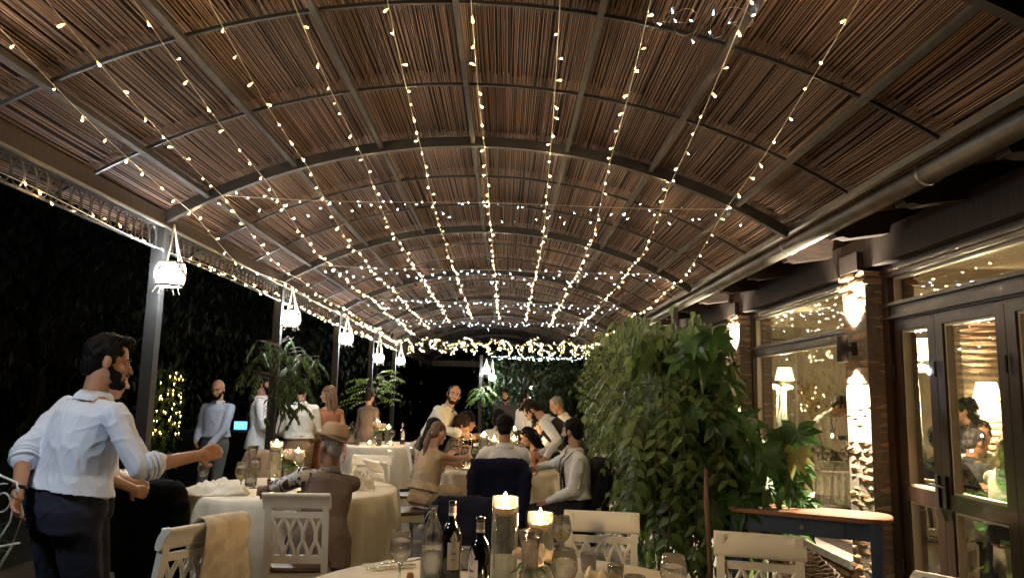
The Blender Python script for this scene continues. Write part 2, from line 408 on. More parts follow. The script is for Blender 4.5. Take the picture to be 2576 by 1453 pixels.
for i, x in enumerate(SX):
    y0 = 2.35; path = []; bl = []
    n = 64; xe = x*.985
    def P(y):
        u = ((y-5.5) % 2.98)/2.98; sag = .05*math.sin(math.pi*u)
        xx = max(-2.49, x+SL[i]*min(y-3.3, 4.7+max(0, y-8)*.12)+.004*math.sin(y*1.3+i*2)); return (xx, y, roof_z(xx, -.10)-sag)
    yend = HEAVY[6]
    for q in range(n+1): path.append(P(y0+(yend-y0)*q/n))
    y = y0+.2+rl.uniform(0, .3)
    while y < yend: bl.append(P(y)); y += rl.uniform(.20, .38)
    light_string('warm fairy light string under the reed roof, %s of eleven running lengthwise' % ORD[i], path, bl[:100], B_WARM)
# cool-white curtain strings tied across each arch
CR = ['nearest', 'second', 'third', 'fourth']
for k, y in enumerate([HEAVY[2]-.02, HEAVY[3], HEAVY[4], HEAVY[5]]):
    path = []; bl = []; n = 40
    for q in range(n+1):
        u = q/n; x = -2.15+u*3.9; path.append((x, y+.04, 3.0-.012*math.sin(u*9)-.02*math.sin(math.pi*u)))
    t = rl
    for q in range(64):
        u = (q+t.uniform(0, 1))/64; x = -2.15+u*3.9; dz = -t.choice([0, 0, .02, .05, .08, .12])
        bl.append((x, y+.04+t.uniform(-.05, .05), 3.0-.02*math.sin(math.pi*u)+dz))
    light_string('cool white fairy light string across the pergola at the %s arch' % CR[k], path, bl, B_COOL if k == 0 else B_COOLF, .0018, 'cool fairy light strings across the arches', .02)
# bundled swags at the far end
for k in range(6):
    xa, xb = -2.45+k*.76, -2.45+(k+1.15)*.76; path = []; bl = []
    f1, f2, p1 = rl.uniform(17, 24), rl.uniform(9, 14), rl.uniform(0, 6)
    def Q(u): return (xa+(xb-xa)*u+.10*math.sin(u*f1+p1), HEAVY[6]-.12+.14*math.sin(u*f2), 2.78-.14*math.sin(math.pi*((u*1.15+k*1.0) % 1.0))+.11*math.cos(u*f1+p1)+.03*math.sin(u*55))
    for q in range(121): path.append(Q(q/120))
    for q in range(66): p = Q((q+rl.random())/66); bl.append((p[0]+rl.gauss(0, .02), p[1]+rl.gauss(0, .05), p[2]+rl.gauss(0, .025)))
    light_string('bundled warm fairy light swag at the far end, %s of six from the left' % ['first', 'second', 'third', 'fourth', 'fifth', 'last'][k], path, bl, B_FAR, .003, 'fairy light swags at the far end')
# string along the ring valance
path = []; bl = []
for q in range(80):
    y = 2.6+q*.19; path.append((XL+.03, y, 2.585+.02*math.sin(y*2.1)))
y = 2.7
while y < 17.6: bl.append((XL+.03, y, 2.59+rl.uniform(-.03, .03))); y += rl.uniform(.10, .24)
light_string('warm fairy light string wound along the ring valance on the left', path, bl[:100], B_WARM)
# loose loops overhead
path = []; bl = []
for q in range(60):
    u = q/59; x = .64+.42*u+.05*math.sin(u*30); path.append((x, 3.22+.12*math.cos(u*33), 3.27+.05*math.sin(u*41)))
    if q % 6 == 3: bl.append(path[-1])
light_string('loose tangled cool fairy light loops hanging overhead by the roof', path, bl, B_COOL, .0008, None, .012)
# pale lights strung beyond the far end
path = []; bl = []
for q in range(60):
    u = q/59; x = -.35+2.3*u; path.append((x, 19.6, 2.57+.02*math.sin(u*20)))
    bl.append((x+rl.uniform(-.02, .02), 19.6, 2.57+rl.uniform(-.04, .05)))
light_string('pale greenish fairy light string over the dark vines at the far end', path, bl, B_GREEN, .003, None)

# ---------------------------------------------------------------- woven lanterns
def lantern_mesh(seed):
    r = random.Random(seed); mb = MB()
    def P(a, u): rr2 = .108*(1-.35*abs(u-.5)**2*4*.6); return (rr2*math.cos(a), rr2*math.sin(a), -.085+.17*u)
    for q in range(46):
        a0 = r.uniform(0, 6.28); da = r.choice([-1, 1])*r.uniform(.5, 1.3); u0, u1 = (0, 1) if q % 3 else (r.uniform(0, .5), r.uniform(.5, 1))
        mb.tube([P(a0+da*s/6, u0+(u1-u0)*s/6) for s in range(7)], .0032, 4, False)
    for u in (0, .04, .96, 1): mb.tube([P(2*math.pi*s/20, u) for s in range(21)], .005, 4, False)
    for q in range(9):
        a = r.uniform(0, 6.28); p = P(a, 0); mb.tube([p, (p[0]*1.3, p[1]*1.3, p[2]-.05)], .0028, 4, False)
    return mb
def lantern(label, loc, top, big=1.):
    t = thing('lantern', label, 'lantern', loc, 0, 'woven lanterns on the pergola posts')
    lantern_mesh(int(loc[1]*10)).build('woven_basket', mat('lantern_withy', (.10, .075, .05), .8, island=True, col2=(.2, .15, .1)), t)
    b = MB(); b.lathe([(.016, .075), (.055, .055), (.076, .0), (.062, -.05), (.016, -.07)], (0, 0, 0), 14, 0, True, True); b.build('light_bulb', E_LAMP, t, True)
    s = MB(); h = top-loc[2]
    for dx, dy in ((.07, .02), (-.06, .05), (0, -.08), (.03, .06)): s.tube([(dx, dy, .085), (dx*.6, dy*.6, h*.5), (.0, 0, h)], .006, 4, False, flat=.4)
    s.build('ribbon', mat('linen_ribbon', (.5, .42, .3), .8), t)
    return t
LZ = [('largest woven lantern, glowing white on the nearest post', (-2.44, 5.40, 2.375)), ('woven lantern glowing on the second post above leafy sprays', (-2.44, 8.5, 2.385)),
      ('woven lantern on the third post, in front of dark trees', (-2.44, 11.5, 2.39)), ('woven lantern hung low on the fourth post above the leafy shoots', (-2.44, 14.5, 2.24)), ('woven lantern on the fifth post under the end swags', (-2.44, 17.5, 2.33))]
LZ.append(('woven lantern on the post beside the viewer, outside the picture', (-2.44, 2.5, 2.38)))
for l, p in LZ: lantern(l, p, 2.74)
mb = MB(); fp = thing('iron_post', 'slim dark post carrying two lanterns at the far end', 'post', (-.66, 19.9, 0)); mb.box((0, 0, 1.32), (.08, .08, 2.64)); mb.build('shaft', M_IRON, fp)
mb = MB(); mb.bar((0, -.02, 2.55), (.35, -.3, 2.55), .02, .02); mb.build('bracket', M_IRON, fp)
lantern('higher of the two lanterns on the slim far post', (-.52, 19.75, 2.23), 2.55)
lantern('lower of the two lanterns on the slim far post', (-.36, 19.65, 2.06), 2.55)
# ---------------------------------------------------------------- restaurant building
XF = 2.85                                   # plane of the window frames
bld = thing('restaurant_building', 'brick pillared restaurant with dark wooden glazing and warm lit dining room', 'building')
rb = random.Random(5)
def rough_brick(mb, c, d, j):
    # a hand-made brick: subdivided box with knocked corners
    n = (3, 3, 2); k = len(mb.v); idx = {}
    def vid(i, q, l):
        if (i, q, l) in idx: return idx[(i, q, l)]
        p = [c[a]+d[a]*(v/n[a]-.5) for a, v in enumerate((i, q, l))]
        ne = sum(1 for a, v in enumerate((i, q, l)) if v in (0, n[a]))
        sh = .004+(.005 if ne == 3 else .002 if ne == 2 else 0)*1.5
        p = [pp-math.copysign(sh*(abs((pp-c[a])/(d[a]/2+1e-9))), pp-c[a])+rb.uniform(-j, j) for a, pp in enumerate(p)]
        mb.v.append(tuple(p)); idx[(i, q, l)] = len(mb.v)-1; return idx[(i, q, l)]
    for ax in range(3):
        o1, o2 = [a for a in range(3) if a != ax]
        for side in (0, n[ax]):
            for i in range(n[o1]):
                for q in range(n[o2]):
                    def g(u, w): t = [0, 0, 0]; t[ax] = side; t[o1] = u; t[o2] = w; return vid(*t)
                    f = (g(i, q), g(i+1, q), g(i+1, q+1), g(i, q+1)); flip = (side == 0) ^ (ax == 1)
                    mb.f.append(f[::-1] if flip else f); mb.mi.append(0)
def pillar(x0, x1, y0, y1, ztop, rough=.004):
    mb = MB(); z = .0; row = 0; H = .066
    while z < ztop-.03:
        big = .025 if z > ztop-.12 else (.012 if z > ztop-.18 else 0)
        a0, a1, b0, b1 = x0-big, x1+big, y0-big, y1+big
        w = (b1-b0); sp = w*(.62 if row % 2 else .38)+rb.uniform(-.03, .03); g = .004
        hh = H-.007
        for (ya, yb) in ((b0, b0+sp-g), (b0+sp+g, b1)):
            jj = rb.uniform(-.006, .006); rough_brick(mb, ((a0+a1)/2+jj-.0, (ya+yb)/2, z+hh/2+rb.uniform(-.002, .002)), (a1-a0+rb.uniform(-.004, .01), yb-ya, hh), rough)
        z += H; row += 1
    o = mb.build('pillar', M_BRICK, bld)
    c = MB(); c.box(((x0+x1)/2, (y0+y1)/2, ztop/2), (x1-x0-.012, y1-y0-.012, ztop-.01)); c.build('mortar_core', M_MORT, o)
PIL = [(2.35, 2.72), (5.58, 5.97), (8.66, 9.05), (11.76, 12.15), (14.9, 15.3)]
for y0, y1 in PIL: pillar(2.67, 3.05, y0, y1, 2.56, .0045)
# timber: lintel, boards above, rafters, soffit
mb = MB(); mb.box((2.80, 9, 2.70), (.22, 19, .24)); mb.build('lintel', M_TIMB, bld)
for y0, y1 in PIL: mb = MB(); mb.box((2.79, (y0+y1)/2, 2.64), (.30, .30, .14)); mb.build('bolster', M_RAFT, bld)
r0 = None
y = .6
while y < 15:
    mb = MB(); a = V(2.28, y, 2.76); b = V(3.2, y, 2.93)
    # rafter with a shaped nose
    prof = [(2.30, 2.875), (2.30, 2.76), (2.315, 2.725), (2.36, 2.735), (2.40, 2.722), (3.1, 2.83), (3.1, 2.99)]
    for s in (-.055, .055): mb.v += [(p[0], y+s, p[1]) for p in prof]
    n = len(prof); mb.f += [tuple(range(n)), tuple(range(n, 2*n))[::-1]]+[(i, i+n, (i+1) % n+n, (i+1) % n) for i in range(n)]; mb.mi += [0]*(n+2)
    mb.build('rafter', M_RAFT, bld); y += .935
mb = MB()
for q in range(9):
    x = 2.22+q*.1; mb.box((x, 8, 2.885+q*.0205), (.096, 17, .02), Matrix.Rotation(rad(-11.6), 3, 'Y'))
mb.build('soffit_boards', mat('soffit_board', (.18, .13, .10), .8, 0, .3, 3, .3, 20, (6, 1, 6)), bld)
mb = MB(); mb.box((5.0, 8, 3.35), (5.6, 19, .06), Matrix.Rotation(rad(-8), 3, 'Y')); mb.build('roof', M_BACK, bld)
# inside shell
def wall(name, c, d, m): q = MB(); q.box(c, d); return q.build(name, m, bld)
wall('ceiling', (5.35, 8.2, 2.86), (4.9, 13.6, .06), M_CEIL)
wall('ceiling_beam', (5.35, 7.0, 2.74), (4.7, .22, .2), M_CEIL); wall('ceiling_beam', (5.35, 10.8, 2.74), (4.7, .22, .2), M_CEIL)
wall('back_wall', (7.8, 8.2, 1.4), (.1, 13.6, 2.8), M_PLAS)
wall('end_wall', (5.35, 15.0, 1.4), (4.9, .1, 2.8), M_PLAS); wall('end_wall', (5.35, 1.4, 1.4), (4.9, .1, 2.8), M_PLAS)
wall('interior_floor', (5.35, 8.2, .03), (4.9, 13.6, .06), M_INFL)
# low brick wall, stone sill under the windows
for (a, b) in ((5.97, 8.66), (9.05, 11.76), (12.15, 14.9)):
    mb = MB(); z = .0; r_ = 0
    while z < .30:
        y = a+.01+(0 if r_ % 2 else .12)
        while y < b-.05: rough_brick(mb, (2.86, min(y+.115, b-.06), z+.029), (.22, .225, .056), .004); y += .238
        z += .066; r_ += 1
    mb.build('dwarf_wall', M_BRICK, bld)
    mb = MB(); mb.box((2.83, (a+b)/2, .35), (.36, b-a-.01, .06)); mb.build('stone_sill', M_STONE, bld)
def frame_bars(mb, y0, y1, z0, z1, w, d, x=XF):
    mb.box((x, y0+w/2, (z0+z1)/2), (d, w, z1-z0)); mb.box((x, y1-w/2, (z0+z1)/2), (d, w, z1-z0))
    mb.box((x, (y0+y1)/2, z0+w/2), (d, y1-y0-2*w, w)); mb.box((x, (y0+y1)/2, z1-w/2), (d, y1-y0-2*w, w))
def pane(parent, y0, y1, z0, z1, x=XF+.01):
    q = MB(); q.box((x, (y0+y1)/2, (z0+z1)/2), (.008, y1-y0, z1-z0)); q.build('pane', M_GLASS, parent)
def bead(parent, y0, y1, z0, z1):
    q = MB(); frame_bars(q, y0, y1, z0, z1, .016, .05, XF+.012); q.build('glazing_bead', mat('bead_paint', (.5, .43, .32), .4), parent)
for (a, b) in ((5.98, 8.65), (9.06, 11.75), (12.16, 14.89)):
    q = MB(); frame_bars(q, a, b, .38, 2.58, .075, .10); q.box((XF, (a+b)/2, 2.13), (.085, b-a-.15, .10)); w = q.build('window', M_FRAME, bld)
    q = MB(); q.box((XF-.06, (a+b)/2, 2.165), (.03, b-a-.02, .03)); q.box((XF-.055, (a+b)/2, 2.53), (.02, b-a-.02, .02)); q.build('moulding', M_FRAME, w)
    pane(w, a+.075, b-.075, .455, 2.08); pane(w, a+.075, b-.075, 2.18, 2.505)
    bead(w, a+.075, b-.075, .455, 2.08); bead(w, a+.075, b-.075, 2.18, 2.505)
# glazed door set between the two nearest pillars
a, b = 2.73, 5.57
q = MB(); frame_bars(q, a, b, 0.02, 2.58, .09, .12); q.box((XF, (a+b)/2, 2.235), (.10, b-a-.18, .13)); w = q.build('door_frame', M_FRAME, bld)
q = MB(); q.box((XF-.07, (a+b)/2, 2.285), (.03, b-a-.02, .025)); q.box((XF-.07, (a+b)/2, 2.19), (.025, b-a-.02, .02)); q.box((XF-.065, (a+b)/2, 2.535), (.02, b-a-.02, .025)); q.build('moulding', M_FRAME, w)
pane(w, a+.09, b-.09, 2.30, 2.49); bead(w, a+.09, b-.09, 2.30, 2.49)
leaves = [(4.955, 5.475), (4.245, 4.95), (3.525, 4.24), (2.825, 3.52)]
for i, (y0, y1) in enumerate(leaves):
    q = MB(); s = .085
    q.box((XF, y0+s/2, 1.095), (.06, s, 2.14)); q.box((XF, y1-s/2, 1.095), (.06, s, 2.14))
    q.box((XF, (y0+y1)/2, 2.13), (.06, y1-y0-2*s, .075)); q.box((XF, (y0+y1)/2, .96), (.06, y1-y0-2*s, .10)); q.box((XF, (y0+y1)/2, .13), (.06, y1-y0-2*s, .2))
    dl = q.build('glass_door', M_FRAME, bld)
    for z0, z1 in ((1.01, 2.0925), (.23, .91)): pane(dl, y0+s, y1-s, z0, z1); bead(dl, y0+s, y1-s, z0, z1)
    q = MB(); yh = y0+.04 if i % 2 == 0 else y1-.04
    q.box((XF-.04, yh, 1.02), (.02, .035, .2)); q.tube([(XF-.05, yh, 1.06), (XF-.09, yh, 1.06), (XF-.09, yh-.1, 1.055)], .009, 6); q.build('door_handle', M_IRON, dl)
    for zz in (.4, 1.75): q = MB(); q.tube([(XF-.045, y1-.006, zz), (XF-.045, y1-.006, zz+.1)], .008, 6); q.build('hinge', M_IRON, dl)
# up-down wall sconces on the pillars
def sconce(label, y):
    t = thing('wall_sconce', label, 'wall light', (2.67, y, 1.98), 0, 'cylinder sconces on the brick pillars')
    q = MB(); cx = -.098; q.lathe([(.038, -.10), (.042, -.10), (.042, .10), (.038, .10), (.038, .05), (.001, .05)], (cx, 0, 0), 20); q.lathe([(.038, -.10), (.038, -.05), (.001, -.05)], (cx, 0, 0), 20)
    q.build('cylinder_body', M_IRON, t, True)
    q = MB(); q.box((-.02, 0, 0), (.04, .075, .10)); q.box((-.048, 0, 0), (.016, .03, .04)); q.build('mounting_arm', M_IRON, t)
    q = MB(); q.lathe([(.03, .075), (.001, .077)], (cx, 0, 0), 14); q.lathe([(.03, -.075), (.001, -.077)], (cx, 0, 0), 14); q.build('lens', E_SPOT, t)
    for s in (1, -1):
        l = bpy.data.lights.new('spot_beam', 'SPOT'); l.energy = 330 if s > 0 else 950; l.spot_size = rad(100); l.spot_blend = .55; l.color = (1, .88, .66); l.shadow_soft_size = .03
        o = link('spot_beam', l, t, (cx, 0, .085*s)); o.rotation_euler = (0, rad(180 if s > 0 else 0), 0)
sconce('black cylinder sconce on the brightly lit pillar beside the glass door', 5.775)
sconce('black cylinder sconce on the pillar behind the large shiny leaves', 8.855)
sconce('black cylinder sconce on the far pillar, glinting through the vines', 11.955)
# inside: wall lamps with fabric shades
def shade_lamp(label, loc, face, cat='wall lamp', watts=240):
    t = thing('wall_lamp', label, cat, loc, face, 'shaded lamps in the dining room')
    q = MB(); q.lathe([(.085, .09), (.125, -.08)], (0, .14, 0), 20); q.build('lamp_shade', E_SHADE, t, True)
    q = MB(); q.tube([(0, .02, -.13), (0, .10, -.15), (0, .14, -.10), (0, .14, -.02)], .01, 6); q.lathe([(.05, 0), (.001, .02)], (0, .0, -.13), 12); q.build('bracket', mat('brass', (.4, .28, .1), .3, .9), t)
    l = bpy.data.lights.new('lamp_light', 'POINT'); l.energy = watts; l.color = (1, .80, .50); l.shadow_soft_size = .06
    link('lamp_light', l, t, (0, .14, -.1))
PI = math.pi
# brick piers inside that carry the lamps
for (x, y) in ((4.75, 7.75), (7.55, 5.2)):
    mb = MB(); z = .06; r_ = 0
    while z < 2.7:
        for (dy) in ((-.115, .115) if r_ % 2 else (0,)): rough_brick(mb, (x, y+dy, z+.03), (.42, .22 if r_ % 2 else .45, .056), .005)
        z += .068; r_ += 1
    ip = mb.build('interior_pier', M_BRICK, bld); mb = MB(); mb.box((x, y, 1.38), (.39, .42, 2.6)); mb.build('mortar_core', M_MORT, ip)
shade_lamp('glowing shade lamp on the interior brick pier seen through the door', (4.68, 7.52, 1.72), PI, 'wall lamp')
shade_lamp('glowing shade lamp with draped voile seen through the window', (3.75, 10.35, 1.95), PI)
shade_lamp('glowing shade lamp at the left pane of the glass door', (3.42, 6.35, 2.02), PI)
shade_lamp('large glowing shade lamp behind the leaves and second pillar', (3.7, 12.6, 1.9), PI)
shade_lamp('shaded lamp on the dining room back wall', (7.74, 9.2, 1.95), PI/2)
for (lx, ly, lz) in ((3.75, 10.55, 1.8), (3.42, 6.6, 1.9)):
    q = MB(); 
    for s in range(7):
        a = s*.5; q.tube([(lx+.05*math.cos(a), ly-.2+.03*math.sin(a), lz-.02), (lx+.06*math.cos(a+.4), ly-.2+.04*math.sin(a), lz-.5), (lx+.12*math.cos(a), ly-.2+.06*math.sin(a), lz-1.2)], [.03, .04, .05], 6, True, 0, .3)
    q.ell((lx-.09, ly-.2, lz-.02), (.08, .02, .04)); q.ell((lx+.09, ly-.2, lz-.02), (.08, .02, .04))
    o = q.build('voile_drape', mat('white_voile', (.55, .6, .52), .8, trans=.4), None, True); tag(o, 'white voile drape tied in a bow under the lamp ' + ('behind the window' if ly > 8 else 'behind the door'), 'drape')
# framed picture, plants on a sideboard inside
t = thing('framed_picture', 'small framed drawing on the wall seen through the glass door', 'picture', (7.72, 10.86, 1.5), PI/2)
q = MB(); frame_bars(q, -.2, .2, -.25, .25, .03, .03, 0); o = q.build('frame', M_TIMB, t); o.rotation_euler = (0, 0, -PI/2)
q = MB(); q.box((0, .003, 0), (.34, .006, .44)); q.build('drawing', mat('drawing_paper', (.6, .55, .45), .9, 0, .3, 12), t)
t = thing('sideboard', 'dark wooden sideboard along the dining room wall', 'sideboard', (5.2, 13.9, 0))
q = MB(); q.box((0, 0, .98), (2.2, .5, .05)); q.build('top', M_TIMB, t); q = MB(); q.box((0, .02, .5), (2.1, .42, .9)); q.build('cabinet', M_TIMB, t)
def dried(label, loc, fairy=False):
    t = thing('flower_vase', label, 'dried flowers', loc); q = MB(); q.lathe([(.05, 0), (.09, .1), (.05, .25), (.06, .28)], (0, 0, 0), 14, 0, True); q.build('vase', M_PLAS, t, True)
    q = MB()
    for s in range(34):
        a = rb.uniform(0, 6.28); r_ = rb.uniform(.02, .3); h = rb.uniform(.45, .95); q.tube([(0, 0, .2), (r_*.4*math.cos(a), r_*.4*math.sin(a), h*.6), (r_*math.cos(a), r_*math.sin(a), h)], .005, 4); q.ell((r_*math.cos(a), r_*math.sin(a), h), (.035, .035, .045), None, 6, 4)
    q.build('dried_stems', mat('dried_stem', (.2, .13, .07), .9, island=True, col2=(.4, .27, .12)), t)
    if fairy:
        for s in range(16):
            a = rb.uniform(0, 6.28); link('bulb', B_FAR, t, (.2*math.cos(a), .2*math.sin(a), rb.uniform(.35, .9)))
dried('vase of dried flowers with tiny fairy lights on the sideboard', (5.55, 13.75, 1.0), True)
dried('plain vase of dried brown flowers on the sideboard', (4.75, 13.75, 1.0))
# ---------------------------------------------------------------- furniture builders
def post_pts(x): return [(x, -.20, 0), (x, -.185, .25), (x, -.19, .46), (x, -.225, .70), (x, -.27, .93)]
def chair_back_y(z): return -.19-(z-.46)*.17
def make_chair(label, lattice=True, group='cream dining chairs'):
    t = thing('dining_chair', label, 'chair', (0, 0, 0), 0, group); W = .2; t.scale = (.88, 1, 1)
    for s in (-1, 1):
        q = MB()
        pts = post_pts(s*W)
        for i in range(len(pts)-1): q.bar(pts[i], pts[i+1], .042, .036)
        q.build('rear_post', M_CHAIR, t)
        q = MB(); q.loft([(V(s*.19, .2, 0), V(1, 0, 0), V(0, 1, 0), .015, .015), (V(s*.19, .2, .42), V(1, 0, 0), V(0, 1, 0), .024, .024)], 10, 6); q.build('front_leg', M_CHAIR, t)
    # scrolled top rail
    prof = [(-.012, .838), (.012, .836), (.022, .84), (.026, .855), (.024, .88), (.016, .902), (.003, .92), (-.015, .933), (-.034, .94), (-.048, .939), (-.056, .932), (-.055, .922), (-.044, .912), (-.03, .897), (-.02, .875), (-.015, .85)]
    q = MB(); n = len(prof)
    for s in (-1, 1, -1, 1): q.v += [(s*.235, chair_back_y(z)+dy, z) for dy, z in prof]
    q.f += [tuple(range(n)), tuple(range(n, 2*n))[::-1]]+[(i+2*n, i+3*n, (i+1) % n+3*n, (i+1) % n+2*n) for i in range(n)]; q.mi += [0]*(n+2)
    q.build('top_rail', M_CHAIR, t, True)
    for z_, h_ in ((.80, .035), (.525, .05)): q = MB(); q.bar((-.18, chair_back_y(z_), z_), (.18, chair_back_y(z_), z_), .022, h_); q.build('back_rail', M_CHAIR, t)
    q = MB()
    if lattice:
        z1, z0 = .785, .548; w = .36/4
        def P(x, u): z = z1+(z0-z1)*u; return (x, chair_back_y(z), z)
        for j in range(5):
            xj = -.18+j*w
            for s in (-1, 1):
                xm = xj+s*w/2
                if abs(xm) > .18: continue
                q.tube([P(xj, 0), P(xj+s*w*.30, .2), P(xm, .40), P(xm-s*w*.04, .62), P(xm-s*w*.33, .85), P(xm-s*w*.38, 1)], .0125, 7)
                q.tube([P(xm, .40), P(xm+s*w*.02, .50), P(xm, .6)], .0145, 7)
        q.build('lattice', M_CHAIR, t)
    else:
        for x in (-.12, -.04, .04, .12): q.bar((x, chair_back_y(.545), .545), (x, chair_back_y(.79), .79), .03, .014, (0, 1, 0))
        q.build('back_slats', M_CHAIR, t)
    q = MB(); q.loft([(V(0, .01, .445), V(1, 0, 0), V(0, 1, 0), .215, .215), (V(0, .01, .455), V(1, 0, 0), V(0, 1, 0), .222, .222), (V(0, .01, .472), V(1, 0, 0), V(0, 1, 0), .21, .21)], 20, 5); q.build('seat', M_SEAT, t, False)
    q = MB()
    for a, b in (((-.19, .2), (.19, .2)), ((-.2, -.18), (.2, -.18)), ((-.195, .2), (-.2, -.18)), ((.195, .2), (.2, -.18))): q.bar((*a, .41), (*b, .41), .022, .06)
    q.build('apron', M_CHAIR, t)
    q = MB()
    for a, b in (((-.195, .2), (-.2, -.18)), ((.195, .2), (.2, -.18)), ((-.19, .02), (.19, .02))): q.bar((*a, .2), (*b, .2), .018, .024)
    q.build('stretcher', M_CHAIR, t)
    return t
def jacket(name, label, cat, loc, rz, m, w=.47, z1=.965, z0=.36, sleeves=True, thick=.05):
    mb = MB(); yb = chair_back_y(.7)
    st = []
    for z, ww, dy in ((z0, w*.50, .055), (z0+.12, w*.50, .05), (.62, w*.52, .045), (.80, w*.53, .05), (.90, w*.52, .066), (z1-.02, w*.50, .066), (z1+.012, w*.42, .03)):
        st.append((V(0, chair_back_y(z)-(.018 if z > .85 else 0), z), V(1, 0, 0), V(0, 1, 0), ww, dy))
    mb.loft(st, 20, 3.4)
    if sleeves:
        for s in (-1, 1): mb.cap((s*w*.46, chair_back_y(.85)-.04, .84), (s*w*.44, chair_back_y(.5)-.05, .46), .06, .045)
    me = remesh(mb, .014, 3, .012, 7.); me.materials.append(m)
    o = link(name, me, None, loc); o.rotation_euler = (0, 0, rz); return tag(o, label, cat)
def drape(label, loc, rz, m, x0=-.05, x1=.235):
    mb = MB(); n = 12; k = []
    path = [(-.075, .50), (-.085, .66), (-.085, .80), (-.075, .92), (-.05, .953), (-.01, .958), (.03, .93), (.045, .84), (.04, .70)]
    for i in range(n+1):
        u = i/n; x = x0+(x1-x0)*u
        for q, (dy, z) in enumerate(path):
            wv = .010*math.sin(u*9+q*.6)*(1.2 if q in (0, 1, 7, 8) else .3)
            zz = z-(.05*u if q == 0 else 0); xx = x+(.05*u if q < 2 else 0); mb.v.append((xx, chair_back_y(min(z, .93))+dy+wv, zz))
    m_ = len(path)
    for i in range(n):
        for q in range(m_-1): mb.f.append((i*m_+q, i*m_+q+1, (i+1)*m_+q+1, (i+1)*m_+q)); mb.mi.append(0)
    o = mb.build('draped_shawl', m, None, True, loc); o.rotation_euler = (0, 0, rz); md = o.modifiers.new('s', 'SOLIDIFY'); md.thickness = .006
    return tag(o, label, 'shawl')
def cloth_top(outline, ztop, drop, seed=1, amp=.028, waves=.16):
    # tablecloth: flat top with rounded edge and hanging folds
    mb = MB(); P = [V(*p) for p in outline]; n = len(P); c = sum((p for p in P), V(0, 0))/n; r = random.Random(seed); L = [0]
    for i in range(1, n): L.append(L[-1]+(P[i]-P[i-1]).length)
    rings = [(.0, 0, 0), (.5, 0, 0), (.93, 0, 0), (.985, -.003, 0), (1.0, -.014, 0), (1.0, -.05, .25), (1.0, -.14, .6), (1.0, -.3, .9), (1.0, -drop, 1.15)]
    ph = [r.uniform(0, 6) for _ in range(4)]
    ks = []
    for k, dz, a in rings:
        ks.append(len(mb.v))
        for i, p in enumerate(P):
            d = p-c; q = c+d*k; f = math.sin(L[i]/waves*6.28+ph[0])*.6+math.sin(L[i]/waves*3.9+ph[1])*.5+math.sin(L[i]/waves*9.3+ph[2])*.25
            q = q+d.normalized()*(amp*a*f+.03*a); mb.v.append((q.x, q.y, ztop+dz))
    for a, b in zip(ks[:-1], ks[1:]):
        for i in range(n):
            j = (i+1) % n; mb.f.append((a+i, a+j, b+j, b+i)); mb.mi.append(0)
    return mb
def circle(r, n=120): return [(r*math.cos(2*PI*i/n), r*math.sin(2*PI*i/n)) for i in range(n)]
def rrect(w, d, r, n=14, m=22):
    pts = []
    for cx, cy, a0 in ((w/2-r, d/2-r, 0), (-w/2+r, d/2-r, 90), (-w/2+r, -d/2+r, 180), (w/2-r, -d/2+r, 270)):
        arc_ = [(cx+r*math.cos(rad(a0+90*i/n)), cy+r*math.sin(rad(a0+90*i/n))) for i in range(n+1)]
        if pts:
            p, q = pts[-1], arc_[0]; pts += [(p[0]+(q[0]-p[0])*i/m, p[1]+(q[1]-p[1])*i/m) for i in range(1, m)]
        pts += arc_
    p, q = pts[-1], pts[0]; pts += [(p[0]+(q[0]-p[0])*i/m, p[1]+(q[1]-p[1])*i/m) for i in range(1, m)]
    return pts
def table(label, clabel, loc, outline, seed, drop=.62):
    t = thing('banquet_table', label, 'table', loc, 0, 'banquet tables'); q = MB(); ks = []
    for z in (.735, .755):
        ks.append(len(q.v)); q.v += [(x*.985, y*.985, z) for x, y in outline]
    n = len(outline); q.f += [tuple(range(n))[::-1], tuple(range(n, 2*n))]; q.mi += [0, 0]; q.link(0, n, n); q.build('tabletop', M_SEAT, t)
    xs = max(p[0] for p in outline)*.55; ys = max(p[1] for p in outline)*.6
    for sx in (-1, 1):
        for sy in (-1, 1): q = MB(); q.tube([(sx*xs, sy*ys, 0), (sx*xs, sy*ys, .735)], .025, 8); q.build('leg', M_IRON, t)
    o = cloth_top(outline, .765, drop, seed).build('tablecloth', M_CLOTH, None, True, loc); tag(o, clabel, 'tablecloth'); return t
ZT = .766
PROTO = {}
def place(kind, make, label, loc, rz=0, scale=None):
    if kind not in PROTO:
        t = make(); PROTO[kind] = t; t.location = loc; t.rotation_euler = (0, 0, rz); t['label'] = label
        if scale: t.scale = scale
        return t
    return dup(PROTO[kind], loc, rz, label, None, None, scale if scale else (1, 1, 1))
def mk_wine(fill=None):
    def f():
        t = thing('wine_glass', '', 'wine glass', (0, 0, 0), 0, 'wine glasses')
        q = MB(); q.lathe([(.002, .105), (.02, .112), (.036, .130), (.0455, .162), (.044, .19), (.036, .235), (.0345, .236), (.042, .19), (.0435, .162), (.034, .132), (.018, .115), (.002, .109)], (0, 0, 0), 28); q.build('bowl', M_RGL, t, True)
        q = MB(); q.lathe([(.036, .0), (.037, .002), (.012, .007), (.005, .018), (.0042, .06), (.005, .098), (.012, .106)], (0, 0, 0), 24, 0, True); q.build('stem', M_RGL, t, True)
        if fill:
            q = MB(); q.lathe([(.002, .112), (.018, .117), (.033, .134), (.040, .150), (.001, .151)], (0, 0, 0), 24); q.build('wine', fill, t, True)
        return t
    return f
